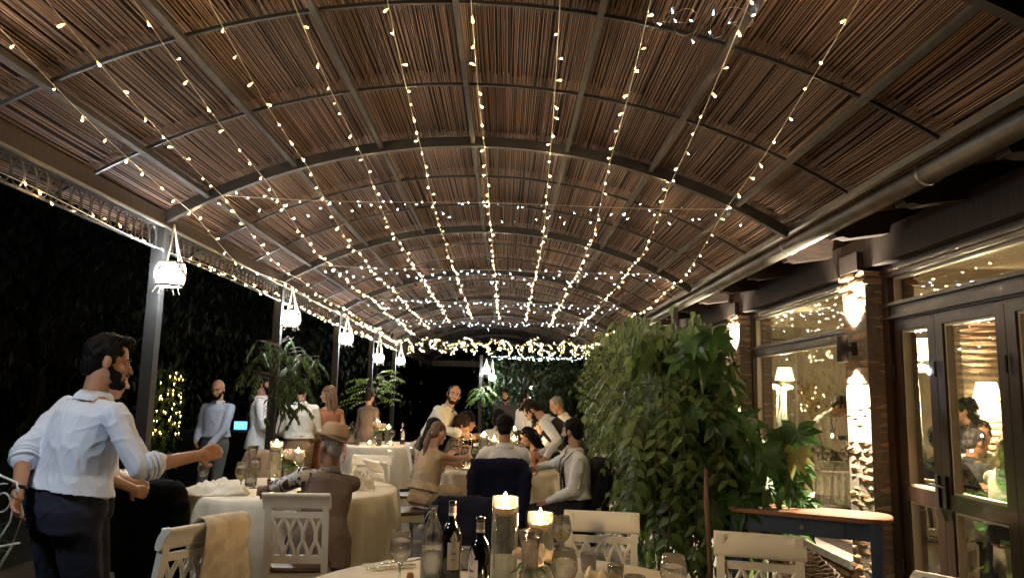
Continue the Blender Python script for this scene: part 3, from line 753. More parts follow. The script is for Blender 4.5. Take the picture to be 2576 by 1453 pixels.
def mk_tumbler(fill=None):
    def f():
        t = thing('tumbler', '', 'tumbler', (0, 0, 0), 0, 'water tumblers')
        q = MB(); q.lathe([(.001, 0), (.03, .0), (.034, .01), (.039, .085), (.037, .086), (.032, .014), (.001, .012)], (0, 0, 0), 26); q.build('glass', M_RGL, t, True)
        if fill: q = MB(); q.lathe([(.001, .014), (.031, .015), (.0345, .052), (.001, .0525)], (0, 0, 0), 24); q.build('water', M_WATER, t, True)
        return t
    return f
def mk_vase(h):
    def f():
        t = thing('candle_vase', '', 'candle vase', (0, 0, 0), 0, 'tall glass candle vases'); R_ = .056
        q = MB(); q.lathe([(.001, 0), (R_-.004, 0), (R_, .004), (R_, h-.002), (R_-.002, h), (R_-.004, h-.002), (R_-.004, .012), (.001, .012)], (0, 0, 0), 36); q.build('glass_cylinder', M_WGL, t, True)
        lv = h-.065; q = MB(); q.lathe([(.001, .013), (R_-.005, .013), (R_-.005, lv), (.001, lv)], (0, 0, 0), 32); q.build('water', M_WATER, t, True)
        q = MB(); z = lv-.012; q.lathe([(.001, z), (.030, z+.001), (.046, z+.014), (.0485, z+.028), (.046, z+.034), (.028, z+.031), (.001, z+.029)], (0, 0, 0), 30); c = q.build('floating_candle', M_WAX, t, True)
        q = MB(); z += .034; q.lathe([(.002, z), (.010, z+.009), (.0125, z+.020), (.009, z+.038), (.001, z+.062)], (0, 0, 0), 12, 0, True); q.build('flame', E_FLAME, c, True)
        q = MB(); q.tube([(0, 0, z-.004), (.001, 0, z+.006)], .0012, 5); q.build('wick', M_BLACK, c)
        return t
    return f
def mk_bottle():
    t = thing('wine_bottle', '', 'wine bottle', (0, 0, 0), 0, 'dark wine bottles')
    q = MB(); q.lathe([(.03, .0), (.041, .004), (.0425, .02), (.0425, .205), (.040, .225), (.028, .250), (.0165, .270), (.0150, .29), (.0145, .335), (.0165, .336), (.0165, .347), (.012, .348)], (0, 0, 0), 30, 0, True, True); q.build('glass_body', M_BOT, t, True)
    q = MB(); q.lathe([(.0158, .288), (.0154, .328)], (0, 0, 0), 24); q.lathe([(.0162, .288), (.016, .30)], (0, 0, 0), 24, 1); q.build('neck_sleeve', [mat('sleeve_paper', (.30, .25, .25), .7), M_LABEL], t, True)
    # label with a pointed top, a diamond emblem and lines of writing
    def on(a, z, r=.0431): return (r*math.sin(a), -r*math.cos(a), z)
    q = MB(); k = 14; aw = .62
    for i in range(k+1):
        a = -aw+2*aw*i/k; top = .185; q.v += [on(a, .075), on(a, top)]
    for i in range(k): q.f.append((2*i, 2*i+2, 2*i+3, 2*i+1)); q.mi.append(0)
    b = len(q.v); q.v += [on(0, .232), on(-.40, .197), on(0, .163), on(.40, .197)]; q.v = q.v[:b]+[tuple(c*1.012 if j < 2 else c for j, c in enumerate(p)) for p in q.v[b:]]
    q.f.append((b, b+1, b+2, b+3)); q.mi.append(0); lb = q.build('paper_label', M_LABEL, t, False)
    q = MB(); r_ = .0445
    d = [(0, .232), (-.40, .197), (0, .163), (.40, .197), (0, .232)]
    for (a0, z0), (a1, z1) in zip(d[:-1], d[1:]): q.tube([on(a0+(a1-a0)*s/4, z0+(z1-z0)*s/4, r_) for s in range(5)], .0009, 4)
    q.tube([on(-.02, .222, r_), on(.0, .198, r_), on(.03, .178, r_)], .0011, 4); q.tube([on(-.13, .198, r_), on(-.03, .206, r_), on(.02, .19, r_)], .0008, 4); q.tube([on(.1, .2, r_), on(.11, .19, r_)], .001, 4)
    # script word
    sc = [(-.30, .150), (-.2, .158), (-.24, .146), (-.30, .136), (-.18, .136), (-.10, .150), (-.12, .136), (-.04, .138), (.02, .147), (.03, .137), (.1, .137), (.15, .147), (.16, .137), (.26, .141)]
    q.tube([on(a, z, r_) for a, z in sc], .0011, 4)
    for z, w_ in ((.118, .30), (.112, .24), (.084, .2)): q.tube([on(-w_+2*w_*s/8, z, .0436) for s in range(9)], .0007, 4)
    q.build('label_print', M_INK, lb)
    return t
def mk_water():
    t = thing('water_bottle', '', 'water bottle', (0, 0, 0), 0, 'clear water bottles')
    q = MB(); q.lathe([(.001, 0), (.045, .0), (.0475, .006), (.0475, .19), (.044, .215), (.030, .25), (.0185, .275), (.0165, .30), (.017, .325), (.015, .325), (.0145, .30), (.028, .25), (.042, .214), (.0455, .19), (.0455, .01), (.001, .008)], (0, 0, 0), 30); q.build('glass_body', M_RGL, t, True)
    q = MB(); q.lathe([(.001, .009), (.045, .010), (.045, .13), (.001, .1305)], (0, 0, 0), 28); q.build('water', M_WATER, t, True)
    q = MB(); q.tube([(-.018, 0, .30), (-.035, 0, .27), (-.047, 0, .242)], .0018, 5); q.ell((-.05, 0, .232), (.015, .013, .013)); q.build('swing_stopper', mat('porcelain', (.7, .62, .55), .3), t, True)
    return t
def mk_carafe():
    t = thing('glass_carafe', '', 'carafe', (0, 0, 0), 0, 'flared glass carafes')
    q = MB(); q.lathe([(.001, 0), (.042, 0), (.048, .01), (.050, .06), (.044, .11), (.032, .16), (.029, .19), (.033, .235), (.045, .285), (.0475, .29), (.0475, .297), (.045, .298), (.031, .236), (.027, .19), (.030, .16), (.042, .11), (.047, .06), (.045, .012), (.001, .01)], (0, 0, 0), 30); q.build('glass_body', M_RGL, t, True)
    q = MB(); q.lathe([(.001, .011), (.045, .013), (.0465, .06), (.041, .11), (.001, .1105)], (0, 0, 0), 26); q.build('water', M_WATER, t, True)
    return t
def mk_tea():
    t = thing('tealight_holder', '', 'tealight', (0, 0, 0), 0, 'glass tealight holders')
    q = MB(); q.lathe([(.001, 0), (.028, 0), (.034, .01), (.036, .055), (.034, .056), (.032, .012), (.001, .008)], (0, 0, 0), 22); q.build('holder', M_WGL, t, True)
    q = MB(); q.lathe([(.001, .009), (.02, .009), (.02, .022), (.001, .022)], (0, 0, 0), 16); q.build('candle', M_WAX, t, True)
    q = MB(); q.lathe([(.001, .022), (.006, .028), (.007, .034), (.001, .05)], (0, 0, 0), 10); q.build('flame', E_TEA, t, True)
    return t
def mk_roses():
    t = thing('rose_arrangement', '', 'flowers', (0, 0, 0), 0, 'ivory rose centrepieces'); r = random.Random(4)
    q = MB(); q.lathe([(.001, 0), (.04, 0), (.043, .1), (.041, .1), (.038, .006), (.001, .006)], (0, 0, 0), 20); q.build('glass_pot', M_WGL, t, True)
    q = MB()
    for i in range(26):
        a = r.uniform(0, 6.28); rr_ = r.uniform(.0, .035); q.tube([(rr_*math.cos(a)*.5, rr_*math.sin(a)*.5, .02), (rr_*math.cos(a+.5), rr_*math.sin(a+.5), .12)], .002, 4)
        b = V(rr_*1.6*math.cos(a), rr_*1.6*math.sin(a), .115+r.uniform(-.02, .02)); leaf(q, b, V(math.cos(a), math.sin(a), .1), V(0, 0, 1), .045, .026, r)
    q.build('greenery', M_FATS, t)
    for (cx, cy, cz, rr_) in ((-.035, -.02, .155, .044), (.04, -.015, .15, .042), (0, .035, .165, .045), (.005, -.05, .135, .034)):
        q = MB()
        for k in range(22):
            u = k/22; a = k*2.4; tilt = .25+u*1.0; R_ = rr_*(.25+.75*u); p = V(cx+R_*.75*math.cos(a), cy+R_*.75*math.sin(a), cz+rr_*.5*(1-u)-.012)
            out = V(math.cos(a)*math.sin(tilt), math.sin(a)*math.sin(tilt), math.cos(tilt)); side = V(-math.sin(a), math.cos(a), 0); w_ = rr_*(.35+.45*u)
            n_ = side.cross(out)
            pts = []
            for s in range(4):
                for e in range(-2, 3): pts.append(p+side*(w_*e/2*math.sin(rad(40+s*35)))+out*(w_*(s/3-.35))-n_*(.012*(abs(e)**1.5)*.35)-n_*(.006*s*(s > 2)))
            b = len(q.v); q.v += [tuple(x) for x in pts]
            for s in range(3):
                for e in range(4): q.f.append((b+s*5+e, b+s*5+e+1, b+s*5+e+6, b+s*5+e+5)); q.mi.append(0)
        q.build('rose', M_ROSE, t, True)
    return t
def leaf(q, p, d, up, l, w, r, fold=.3, droop=.35):
    d = V(*d); d.normalize(); up = V(*up); s = d.cross(up)
    if s.length < .05: s = d.cross(V(1, .2, 0))
    s.normalize(); n = s.cross(d); k = len(q.v); p = V(*p)
    for u, ww in ((0, .06), (.3, .9), (.62, .8), (1., .02)):
        c = p+d*(l*u)-n*(l*droop*u*u); e = w*.5*ww
        q.v += [tuple(c-s*e+n*(e*fold)), tuple(c), tuple(c+s*e+n*(e*fold))]
    for i in range(3):
        a = k+3*i; q.f += [(a, a+1, a+4, a+3), (a+1, a+2, a+5, a+4)]; q.mi += [0, 0]
def napkin(label, loc, rz, size=(.3, .2, .09), seed=1, m=None, cat='napkin'):
    r = random.Random(seed); mb = MB(); n = 22; ox, oy = r.uniform(0, 9), r.uniform(0, 9)
    for i in range(n+1):
        for j in range(n+1):
            u, v = i/n-.5, j/n-.5; e = max(0, 1-(2*max(abs(u), abs(v)))**3)
            h = (.5+.9*mnoise.noise(V(u*3.2+ox, v*3.2+oy, 1))+.5*abs(mnoise.noise(V(u*7+oy, v*7+ox, 4))))*size[2]*e
            mb.v.append((u*size[0]+.03*mnoise.noise(V(u*4, v*4, ox)), v*size[1]+.03*mnoise.noise(V(u*4, v*4, oy+7)), max(.002, h)))
    for i in range(n):
        for j in range(n): a = i*(n+1)+j; mb.f.append((a, a+n+1, a+n+2, a+1)); mb.mi.append(0)
    o = mb.build('napkin', m or M_NAP, None, True, loc); o.rotation_euler = (0, 0, rz); md = o.modifiers.new('s', 'SOLIDIFY'); md.thickness = .003
    return tag(o, label, cat)
# ---------------------------------------------------------------- people
def skin(name, c): return mat(name, c, .5, 0, .06, 9, .04, 60, spec=.35)
SK_A = skin('skin_tan', (.42, .22, .13)); SK_B = skin('skin_light', (.52, .30, .20)); SK_C = skin('skin_deep', (.20, .095, .06))
H_BLK = mat('black_hair', (.004, .003, .003), .6, 0, .5, 60, .8, 90, (1, 1, .15), spec=.15); H_BRN = mat('brown_hair', (.02, .010, .006), .6, 0, .5, 60, .8, 90, (1, 1, .15), spec=.18)
H_BLD = mat('ash_blonde_hair', (.14, .08, .04), .5, 0, .45, 60, .5, 90, (1, 1, .12)); H_GRY = mat('grey_hair', (.2, .18, .16), .6, 0, .3, 60, .4, 90)
C_WHITE = mat('white_cotton', (.76, .76, .76), .85, 0, .05, 5, .35, 16, (1, 1, .5)); C_BLUEW = mat('pale_blue_cotton', (.44, .50, .60), .85, 0, .06, 5, .35, 16, (1, 1, .5))
C_IVO = mat('ivory_cotton', (.74, .70, .60), .85, 0, .05, 5, .35, 16, (1, 1, .5)); C_BEIGE = mat('beige_linen', (.42, .31, .19), .8, 0, .1, 6, .35, 18)
C_BROWN = mat('brown_wool', (.155, .115, .095), .9, 0, .12, 8, .25, 30); C_GREY = mat('grey_wool', (.05, .05, .055), .9, 0, .15, 8, .25, 30)
C_TANP = mat('tan_chino', (.30, .19, .11), .85, 0, .1, 7, .25, 25); C_DENIM = mat('dark_denim', (.012, .015, .034), .9, 0, .35, 10, .3, 40); C_TROU = mat('dark_trousers', (.014, .013, .017), .9, 0, .3, 8, .25, 30)
C_RUST = mat('rust_satin', (.34, .12, .05), .5, 0, .15, 6, .2, 20); C_LEA = mat('black_leather', (.008, .007, .007), .4, 0, .2, 20); C_GREYP = mat('grey_chino', (.10, .10, .10), .85, 0, .12, 7)
def floral(name, base, b1, b2, sc=11, thr=.54):
    m, n, L, p = _nodes(name); tc = n.new('ShaderNodeTexCoord')
    def blob(s, off, lo):
        mp = n.new('ShaderNodeMapping'); mp.inputs['Location'].default_value = (off, off*2, off); L.new(tc.outputs['Object'], mp.inputs[0])
        z = n.new('ShaderNodeTexNoise'); z.inputs['Scale'].default_value = s; z.inputs['Detail'].default_value = 1.5; z.inputs['Distortion'].default_value = 1.2; L.new(mp.outputs[0], z.inputs['Vector'])
        r = n.new('ShaderNodeValToRGB'); r.color_ramp.elements[0].position = lo; r.color_ramp.elements[1].position = lo+.02; L.new(z.outputs[0], r.inputs[0]); return r
    a, b = blob(sc, 3, thr), blob(sc*.9, 11, thr+.04); m1 = n.new('ShaderNodeMixRGB'); m2 = n.new('ShaderNodeMixRGB')
    m1.inputs[1].default_value = (*base, 1); m1.inputs[2].default_value = (*b1, 1); L.new(a.outputs[0], m1.inputs[0])
    L.new(m1.outputs[0], m2.inputs[1]); m2.inputs[2].default_value = (*b2, 1); L.new(b.outputs[0], m2.inputs[0]); L.new(m2.outputs[0], p.inputs['Base Color']); p.inputs['Roughness'].default_value = .8
    return m
C_FLW = floral('white_floral_print', (.66, .62, .58), (.07, .045, .05), (.06, .05, .25)); C_FLB = floral('beige_floral_print', (.42, .32, .22), (.10, .07, .05), (.3, .16, .1), 22, .52); C_FLR = floral('red_floral_print', (.25, .06, .05), (.5, .16, .08), (.03, .02, .03), 18, .5)
M_EYEW = mat('eye_white', (.32, .27, .24), .3); M_EYED = mat('eye_iris', (.015, .01, .008), .2)

def ik(Sh, T, l1, l2, pole):
    d = T-Sh; L_ = d.length; mx = (l1+l2)*.995
    if L_ > mx: d = d*(mx/L_); L_ = mx; T = Sh+d
    dn = d/L_; a = (l1*l1-l2*l2+L_*L_)/(2*L_); hh = math.sqrt(max(l1*l1-a*a, 1e-6)); p = pole-dn*pole.dot(dn)
    if p.length < 1e-4: p = V(0, 0, -1)
    p.normalize(); return Sh+dn*a+p*hh, T
def hand_geo(mb, W, f, n, side, curl=.5, sc=1.):
    # palm with four fingers and a thumb; f = along the hand, n = palm normal
    f = f.normalized(); n = (n-f*n.dot(f)).normalized(); s = f.cross(n)*side
    mb.cap(W-f*.01, W+f*.03, .026*sc, .028*sc, 8)
    for k, (o, l, r) in enumerate(((-.030, .072, .0088), (-.010, .080, .0092), (.011, .075, .009), (.030, .058, .0078))):
        b = W+f*.045+s*o*.75; k1 = W+f*(.088-abs(o)*.25)+s*o; mb.cap(b, k1, .0155*sc, .0115*sc, 8)
        a1 = curl*.75; d1 = f*math.cos(a1)+n*math.sin(a1); p1 = k1+d1*l*.52; a2 = a1+curl*1.1; d2 = f*math.cos(a2)+n*math.sin(a2); p2 = p1+d2*l*.5
        mb.cap(k1, p1, r*1.12*sc, r*sc, 8); mb.cap(p1, p2, r*sc, r*.82*sc, 8)
    t0 = W+f*.02-s*.026; t1 = t0+(f*.6-s*.65+n*.35).normalized()*.042; t2 = t1+(f*.9-s*.1+n*.45).normalized()*.034
    mb.cap(t0, t1, .014*sc, .0115*sc, 8); mb.cap(t1, t2, .011*sc, .009*sc, 8)
def person(label, loc, yaw, h=1.75, sit=False, lean=0, side=0, twist=0, head=(0, 0, 0), lh=None, rh=None, lpole=None, rpole=None, shirt=None, sleeve=1., pants=None,
           sk=None, hair='short', hm=None, beard=None, vest=None, tie=None, susp=None, dress=None, fem=False, vox=.010, curl=.55, world_hands=False, legs=None, wr=.008, collar=True, belt=None, bag=None, pn=None, bulk=1., lsl=None, untuck=0., seatz=.47, watch=False, thighs=None):
    k = h/1.75; Mw = Matrix.Translation(loc) @ Matrix.Rotation(yaw, 4, 'Z'); inv = Mw.inverted()
    def tl(p): return (inv @ V(*p))/k if world_hands else V(*p)
    g = .87 if fem else 1.
    pz = (seatz+.09)/k if sit else .94
    Pv = V(0, 0, pz); X = V(1, 0, 0)
    d = Matrix.Rotation(-rad(lean), 3, 'X') @ (Matrix.Rotation(rad(side), 3, 'Y') @ V(0, 0, 1))
    fw0 = X.cross(d)*-1; fw0 = d.cross(X).normalized()*-1 if False else (V(0, 1, 0)-d*d.y).normalized() if abs(d.y) < .95 else V(0, 0, -1)
    rt0 = fw0.cross(d).normalized(); Rt = Matrix.Rotation(rad(twist), 3, d); rt = Rt @ rt0; fw = Rt @ fw0
    Rh = Matrix.Rotation(rad(twist*.5), 3, d); rm, fm = Rh @ rt0, Rh @ fw0
    N = Pv+d*.51; SH = {s: N-d*.065+rt*(s*.175*g*bulk) for s in (-1, 1)}
    HP = {s: Pv+rt0*(s*.092) for s in (-1, 1)}
    # head frame
    hb = Matrix((rt, fw, d)).transposed()
    base = Matrix.Rotation(-rad(lean*.55), 3, 'X') @ Matrix.Rotation(rad(twist*.8), 3, 'Z')
    HR = base @ Matrix.Rotation(rad(head[0]), 3, 'Z') @ Matrix.Rotation(-rad(head[1]), 3, 'X') @ Matrix.Rotation(rad(head[2]), 3, 'Y')
    nd = (d*.6+(HR @ V(0, 0, 1))*.4).normalized(); Hc = N+nd*.115+(HR @ V(0, .018, .065))
    hs = .95 if fem else 1.
    def HD(x, y, z): return Hc+HR @ (V(x, y, z)*hs)
    def scl(mb): mb.v = [(x*k, y*k, z*k) for x, y, z in mb.v]; return mb
    # arms
    AR = {}
    for s, T, pole in ((-1, lh, lpole), (1, rh, rpole)):
        T = tl(T) if T is not None else V(s*.25, .04, pz-.13 if not sit else .62); p = V(*pole) if pole is not None else V(s*.45, -.6, -.45)
        E_, T = ik(SH[s], T, .285, .255, p); AR[s] = (SH[s], E_, T)
    LG = {}
    for s in (-1, 1):
        if sit:
            kx, ky = (.10, .44) if thighs is None else thighs; K = V(s*kx, ky, .50/k); A = V(s*kx, ky-.02, .085)
        elif legs is not None: A = V(*legs[0 if s < 0 else 1]); K, A = ik(HP[s], A, .44, .43, V(0, 1, 0))
        else: A = V(s*.10, -.01, .085); K, A = ik(HP[s], A, .44, .43, V(0, 1, 0))
        LG[s] = (HP[s], K, A)
    b = MB()
    b.ell(HD(0, -.012, .03), V(.076, .094, .088)*hs, HR); b.ell(HD(0, .020, -.03), V(.061, .070, .085)*hs, HR); b.ell(HD(0, .058, -.094), V(.031, .031, .025)*hs, HR)
    b.cap(HD(0, .086, .002), HD(0, .108, -.034), .0085*hs, .0125*hs, 8); b.ell(HD(0, .080, .020), V(.048, .014, .010)*hs, HR, 10, 6)
    b.ell(HD(0, .086, -.064), V(.022, .011, .0095)*hs, HR, 10, 6); b.ell(HD(.034, .066, -.03), V(.022, .018, .020)*hs, HR, 10, 6); b.ell(HD(-.034, .066, -.03), V(.022, .018, .020)*hs, HR, 10, 6)
    for s in (-1, 1): b.ell(HD(s*.078, -.008, -.012), V(.011, .021, .032)*hs, HR @ Matrix.Rotation(rad(s*-18), 3, 'Z'), 10, 6)
    b.cap(HD(0, -.022, -.075), N-d*.02, .054*g, .060*g, 12); b.cap(N-d*.03-rt*.06, N-d*.03+rt*.06, .05*g, .05*g)
    tor = [(Pv-d*.08, rt0, fw0, .140, .095), (Pv+d*.02, rt0, fw0, .158, .105), (Pv+d*.16, rm, fm, .130*g, .092), (Pv+d*.32, rt, fw, .152*g, .105), (Pv+d*.43, rt, fw, .155*g, .090), (Pv+d*.49, rt, fw, .09*g, .06)]
    tor = [(a_, b_, c_, d_*bulk, e_*(1+(bulk-1)*.6)) for a_, b_, c_, d_, e_ in tor]
    b.loft(tor, 18)
    if fem:
        for s in (-1, 1): b.ell(Pv+d*.34+rt*(s*.07)+fw*.085, (.058, .05, .055))
    for s in (-1, 1):
        S_, E_, T = AR[s]; b.cap(S_-d*.0, E_, .050*g, .040*g, 12); b.cap(E_, T, .040*g, .027*g, 12)
        f = (T-E_).normalized(); n = V(-s*1., .3, -.2) if pn is None else V(*pn); hand_geo(b, T, f, n, s if True else -s, curl, .95 if not fem else .85)
        H_, K, A = LG[s]; b.cap(H_, K, .075, .050, 12); b.cap(K, A, .050, .036, 12); b.cap(A+V(0, -.03, -.04), A+V(0, .14, -.055), .034, .026, 8)
    me = remesh(scl(b), vox, 2); me.materials.append(sk or SK_A)
    P = link('person', me, None, loc); P.rotation_euler = (0, 0, yaw); tag(P, label, 'person')
    def child(name, mb, m, vx=None, sm=2, w=0., wk=9.):
        me = remesh(scl(mb), vx or vox, sm, w, wk); me.materials.append(m); return link(name, me, P)
    def plain(name, mb, m, smooth=True): return scl(mb).build(name, m, P, smooth)
    # eyes and brows
    for s in (-1, 1):
        q = MB(); q.ell(HD(s*.031, .0765, .003), V(.011, .010, .0065)*hs, HR, 10, 6); q.ell(HD(s*.031, .0855, .003), V(.006, .005, .0065)*hs, HR, 8, 5, 1); plain('eye', q, [M_EYEW, M_EYED])
    hm = hm or H_BLK
    q = MB()
    for s in (-1, 1): q.tube([HD(s*.013, .0925, .020), HD(s*.032, .090, .026), HD(s*.052, .076, .019)], [.004, .005, .003], 6)
    plain('eyebrows', q, hm)
    if hair != 'bald':
        q = MB(); thin = .004 if hair in ('ponytail', 'tied', 'cropped') else .010
        q.ell(HD(0, -.024, .040), V(.076+thin, .092+thin, .078+thin)*hs, HR); q.ell(HD(0, -.062, -.025), V(.062+thin*.5, .044+thin, .062)*hs, HR)
        for s in (-1, 1): q.ell(HD(s*.070, .012, .008), V(.012, .020, .034)*hs, HR, 10, 6)
        if hair == 'quiff': q.ell(HD(0, .040, .106), V(.058, .052, .026)*hs, HR @ Matrix.Rotation(rad(10), 3, 'X')); q.ell(HD(0, -.01, .112), V(.064, .07, .026)*hs, HR); q.ell(HD(0, -.085, -.035), V(.05, .03, .05)*hs, HR)
        if hair == 'long':
            for x in (-.055, -.02, .02, .055): q.cap(HD(x, -.075, .02), HD(x*1.25, -.095, -.30), .036, .028)
            for s in (-1, 1): q.cap(HD(s*.078, .0, .0), HD(s*.085, -.03, -.24), .026, .022)
        if hair == 'ponytail': q.ell(HD(0, -.115, -.02), V(.03, .03, .03), HR); q.cap(HD(0, -.12, -.03), HD(.0, -.13, -.16), .030, .034); q.cap(HD(0, -.13, -.15), HD(.0, -.10, -.33), .034, .014)
        if hair == 'tied': q.ell(HD(0, -.12, .0), V(.028, .026, .028), HR)
        if hair == 'curly': q.ell(HD(0, -.03, .05), V(.102, .118, .10), HR); q.ell(HD(0, -.07, -.05), V(.095, .07, .08), HR)
        child('hair', q, hm, min(vox, .008), 2,   .010 if hair not in ('ponytail', 'tied', 'cropped') else .003, 34)
    if hair == 'ponytail': q = MB(); q.tube([HD(0, -.112+.02*math.cos(a), -.03+.03*math.sin(a)) if False else HD(.036*math.cos(a), -.122, -.035+.036*math.sin(a)*.4) for a in [2*PI*i/12 for i in range(13)]], .007, 6); plain('hair_tie', q, M_CHAIR)
    if beard:
        q = MB()
        for s in (-1, 1): q.cap(HD(s*.066, .012, -.03), HD(s*.040, .062, -.094), .013, .017, 8)
        [q.ell(HD(s*.046, .044, -.066), V(.022, .030, .030), HR, 10, 6) for s in (-1, 1)]; q.ell(HD(0, .076, -.100), V(.036, .025, .028)*hs, HR); q.ell(HD(0, .092, -.050), V(.028, .010, .007)*hs, HR, 10, 6); q.ell(HD(0, .05, -.108), V(.044, .035, .02), HR); child('beard', q, beard, .0065, 2, .0015, 40)
    # clothing
    c = .016
    if shirt:
        q = MB(); top = [(a, r, u, rx+c+.004, ry+c+.004) for a, r, u, rx, ry in tor[1 if not untuck else 0:]]
        top[0] = (top[0][0]+d*(.06 if not untuck else -untuck), *top[0][1:3], top[0][3]+.018, top[0][4]+.02); top[1] = (top[1][0], top[1][1], top[1][2], top[1][3]+.016, top[1][4]+.016) if not untuck else top[1]
        if untuck: top[0] = (*top[0][:3], top[0][3]+.028, top[0][4]+.028); top[1] = (*top[1][:3], top[1][3]+.026, top[1][4]+.026)
        q.loft(top, 20)
        q0 = q
        for s in (-1, 1):
            q = MB() if (lsl and s < 0) else q0
            S_, E_, T = AR[s]; q.cap(N-d*.045+rt*(s*.06), S_, .055*g, .062*g)
            if fem:
                q.ell(Pv+d*.34+rt*(s*.07)+fw*.085, (.066, .06, .063))
            if sleeve > 0:
                q.cap(S_, S_+(E_-S_)*min(1, sleeve*2), .064*g, .056*g)
                if sleeve > .5: q.cap(E_, E_+(T-E_)*min(1, (sleeve-.5)*2)*.97, .055*g, .040*g if sleeve > .9 else .053*g)
                if sleeve < .9: e = E_+(T-E_)*((sleeve-.5)*2) if sleeve > .5 else S_+(E_-S_)*sleeve*2; dd = (T-E_ if sleeve > .5 else E_-S_).normalized(); q.cap(e-dd*.045, e, .057*g, .057*g)
            if lsl and s < 0: q.ell(S_, (.075, .075, .075)); child('floral_sleeve', q, lsl, None, 2, wr, 8)
        child('shirt' if not dress else 'dress_bodice', q0, shirt, None, 2, wr, 8)
        if 0 < sleeve < .9:
            for s in (-1, 1):
                S_, E_, T = AR[s]; e, dd = (E_+(T-E_)*((sleeve-.5)*2), T-E_) if sleeve > .5 else (S_+(E_-S_)*sleeve*2, E_-S_); dd.normalize(); u_ = dd.cross(V(.1, .3, 1)).normalized(); w_ = u_.cross(dd); q = MB()
                for o_ in (.0, -.022, -.040): q.tube([e+dd*o_+u_*(.0545*math.cos(a))+w_*(.0545*math.sin(a)) for a in [2*PI*i/18 for i in range(19)]], .010, 6, False)
                plain('rolled_cuff', q, lsl if (lsl and s < 0) else shirt)
        if collar:
            q = MB(); nn = 20; ax = (HD(0, -.022, -.075)-N).normalized(); x_, y_ = rt, (rt.cross(ax)*-1).normalized(); ks = []
            for z, rx in ((-.035, .080), (-.012, .074), (.026, .064), (.036, .062), (.014, .082), (-.010, .092)): ks.append(q.ring(N+ax*(z-.002), x_, y_, rx*g, rx*g*1.02, nn))
            for a_, b_ in zip(ks[:-1], ks[1:]):
                for i in range(nn):
                    if i not in (4, 5): j = (i+1) % nn; q.f.append((a_+i, a_+j, b_+j, b_+i)); q.mi.append(0)
            plain('collar', q, shirt)
    if vest:
        q = MB(); q.loft([(a, r, u, rx+c+.026, ry+c+.022) for a, r, u, rx, ry in (tor[1:5])], 20); child('waistcoat', q, vest, None, 2, .004, 8)
    if susp:
        q = MB()
        for s in (-1, 1):
            for sg in (-1, 1):
                pts = [Pv+d*.06+rt0*(s*.075)+fw0*(sg*.138), Pv+d*.2+rm*(s*.075)+fm*(sg*.130), Pv+d*.33+rt*(s*.08)+fw*(sg*.142), Pv+d*.43+rt*(s*.085)+fw*(sg*.124), N-d*.0+rt*(s*.092)+fw*(sg*.03)]
                q.tube(pts, .013, 6, True, 0, .35)
        plain('braces', q, susp)
    if tie:
        q = MB(); q.tube([N+fw*.088-d*.0, N+fw*.098-d*.05, Pv+d*.30+fw*.155, Pv+d*.15+fw*.146, Pv+d*.06+fw*.146], [.014, .010, .02, .026, .004], 8, True, 0, .4); plain('necktie', q, tie)
    lower = pants or dress
    if lower:
        q = MB(); cc = .017
        q.loft([(Pv-d*.10 if not sit else Pv-d*.06, rt0, fw0, .150*bulk+cc, .105+cc), (Pv+d*.0, rt0, fw0, .158*bulk+cc, .108*bulk+cc), (Pv+d*(.12 if not dress else .18), rt0, fw0, (.140*bulk if not fem else .128)+cc, .098*bulk+cc)], 20)
        for s in (-1, 1):
            H_, K, A = LG[s]; q.cap(H_, K, (.088+cc*.3)*(1+(bulk-1)*.7), .064*(1+(bulk-1)*.7), 12); q.cap(K, A+(V(0, 0, .01) if not dress else (K-A)*.25), .064, .058, 12)
        if dress and not sit: q.loft([(Pv+d*.02, rt0, fw0, .17, .13), (V(0, 0, .55), X, V(0, 1, 0), .20, .16), (V(0, 0, .25), X, V(0, 1, 0), .24, .19)], 20)
        if dress and sit: q.loft([(Pv+V(0, .05, .03), X, V(0, 0, 1), .19, .10), (Pv+V(0, .40, .02), X, V(0, 0, 1), .19, .09)], 18); q.loft([(V(0, .40, .50), X, V(0, 1, 0), .18, .10), (V(0, .40, .22), X, V(0, 1, 0), .19, .10)], 18)
        child('trousers' if pants else 'skirt', q, lower, None, 2, .008, 6)
    if belt:
        q = MB(); pts = [Pv+d*.115+rt0*(.160*math.cos(a))+fw0*(.122*math.sin(a)) for a in [2*PI*i/24 for i in range(25)]]; q.tube(pts, .017, 6, False, 0, .4); plain('belt', q, belt)
    q = MB()
    for s in (-1, 1): A = LG[s][2]; q.cap(A+V(0, -.035, -.045), A+V(0, .15, -.05), .045, .038)
    child('shoes', q, C_LEA, .012)
    if watch:
        q = MB(); S_, E_, T = AR[watch]; ax = (T-E_).normalized(); x_ = ax.cross(V(0, 0, 1)).normalized(); y_ = x_.cross(ax); q.tube([T-ax*.015+x_*(.031*math.cos(a))+y_*(.031*math.sin(a)) for a in [2*PI*i/16 for i in range(17)]], .009, 6, False); plain('bracelet', q, C_LEA)
    P['_hc'] = tuple(Mw @ (Hc*k)); del P['_hc']
    return P, (Mw, Hc, HR, k)
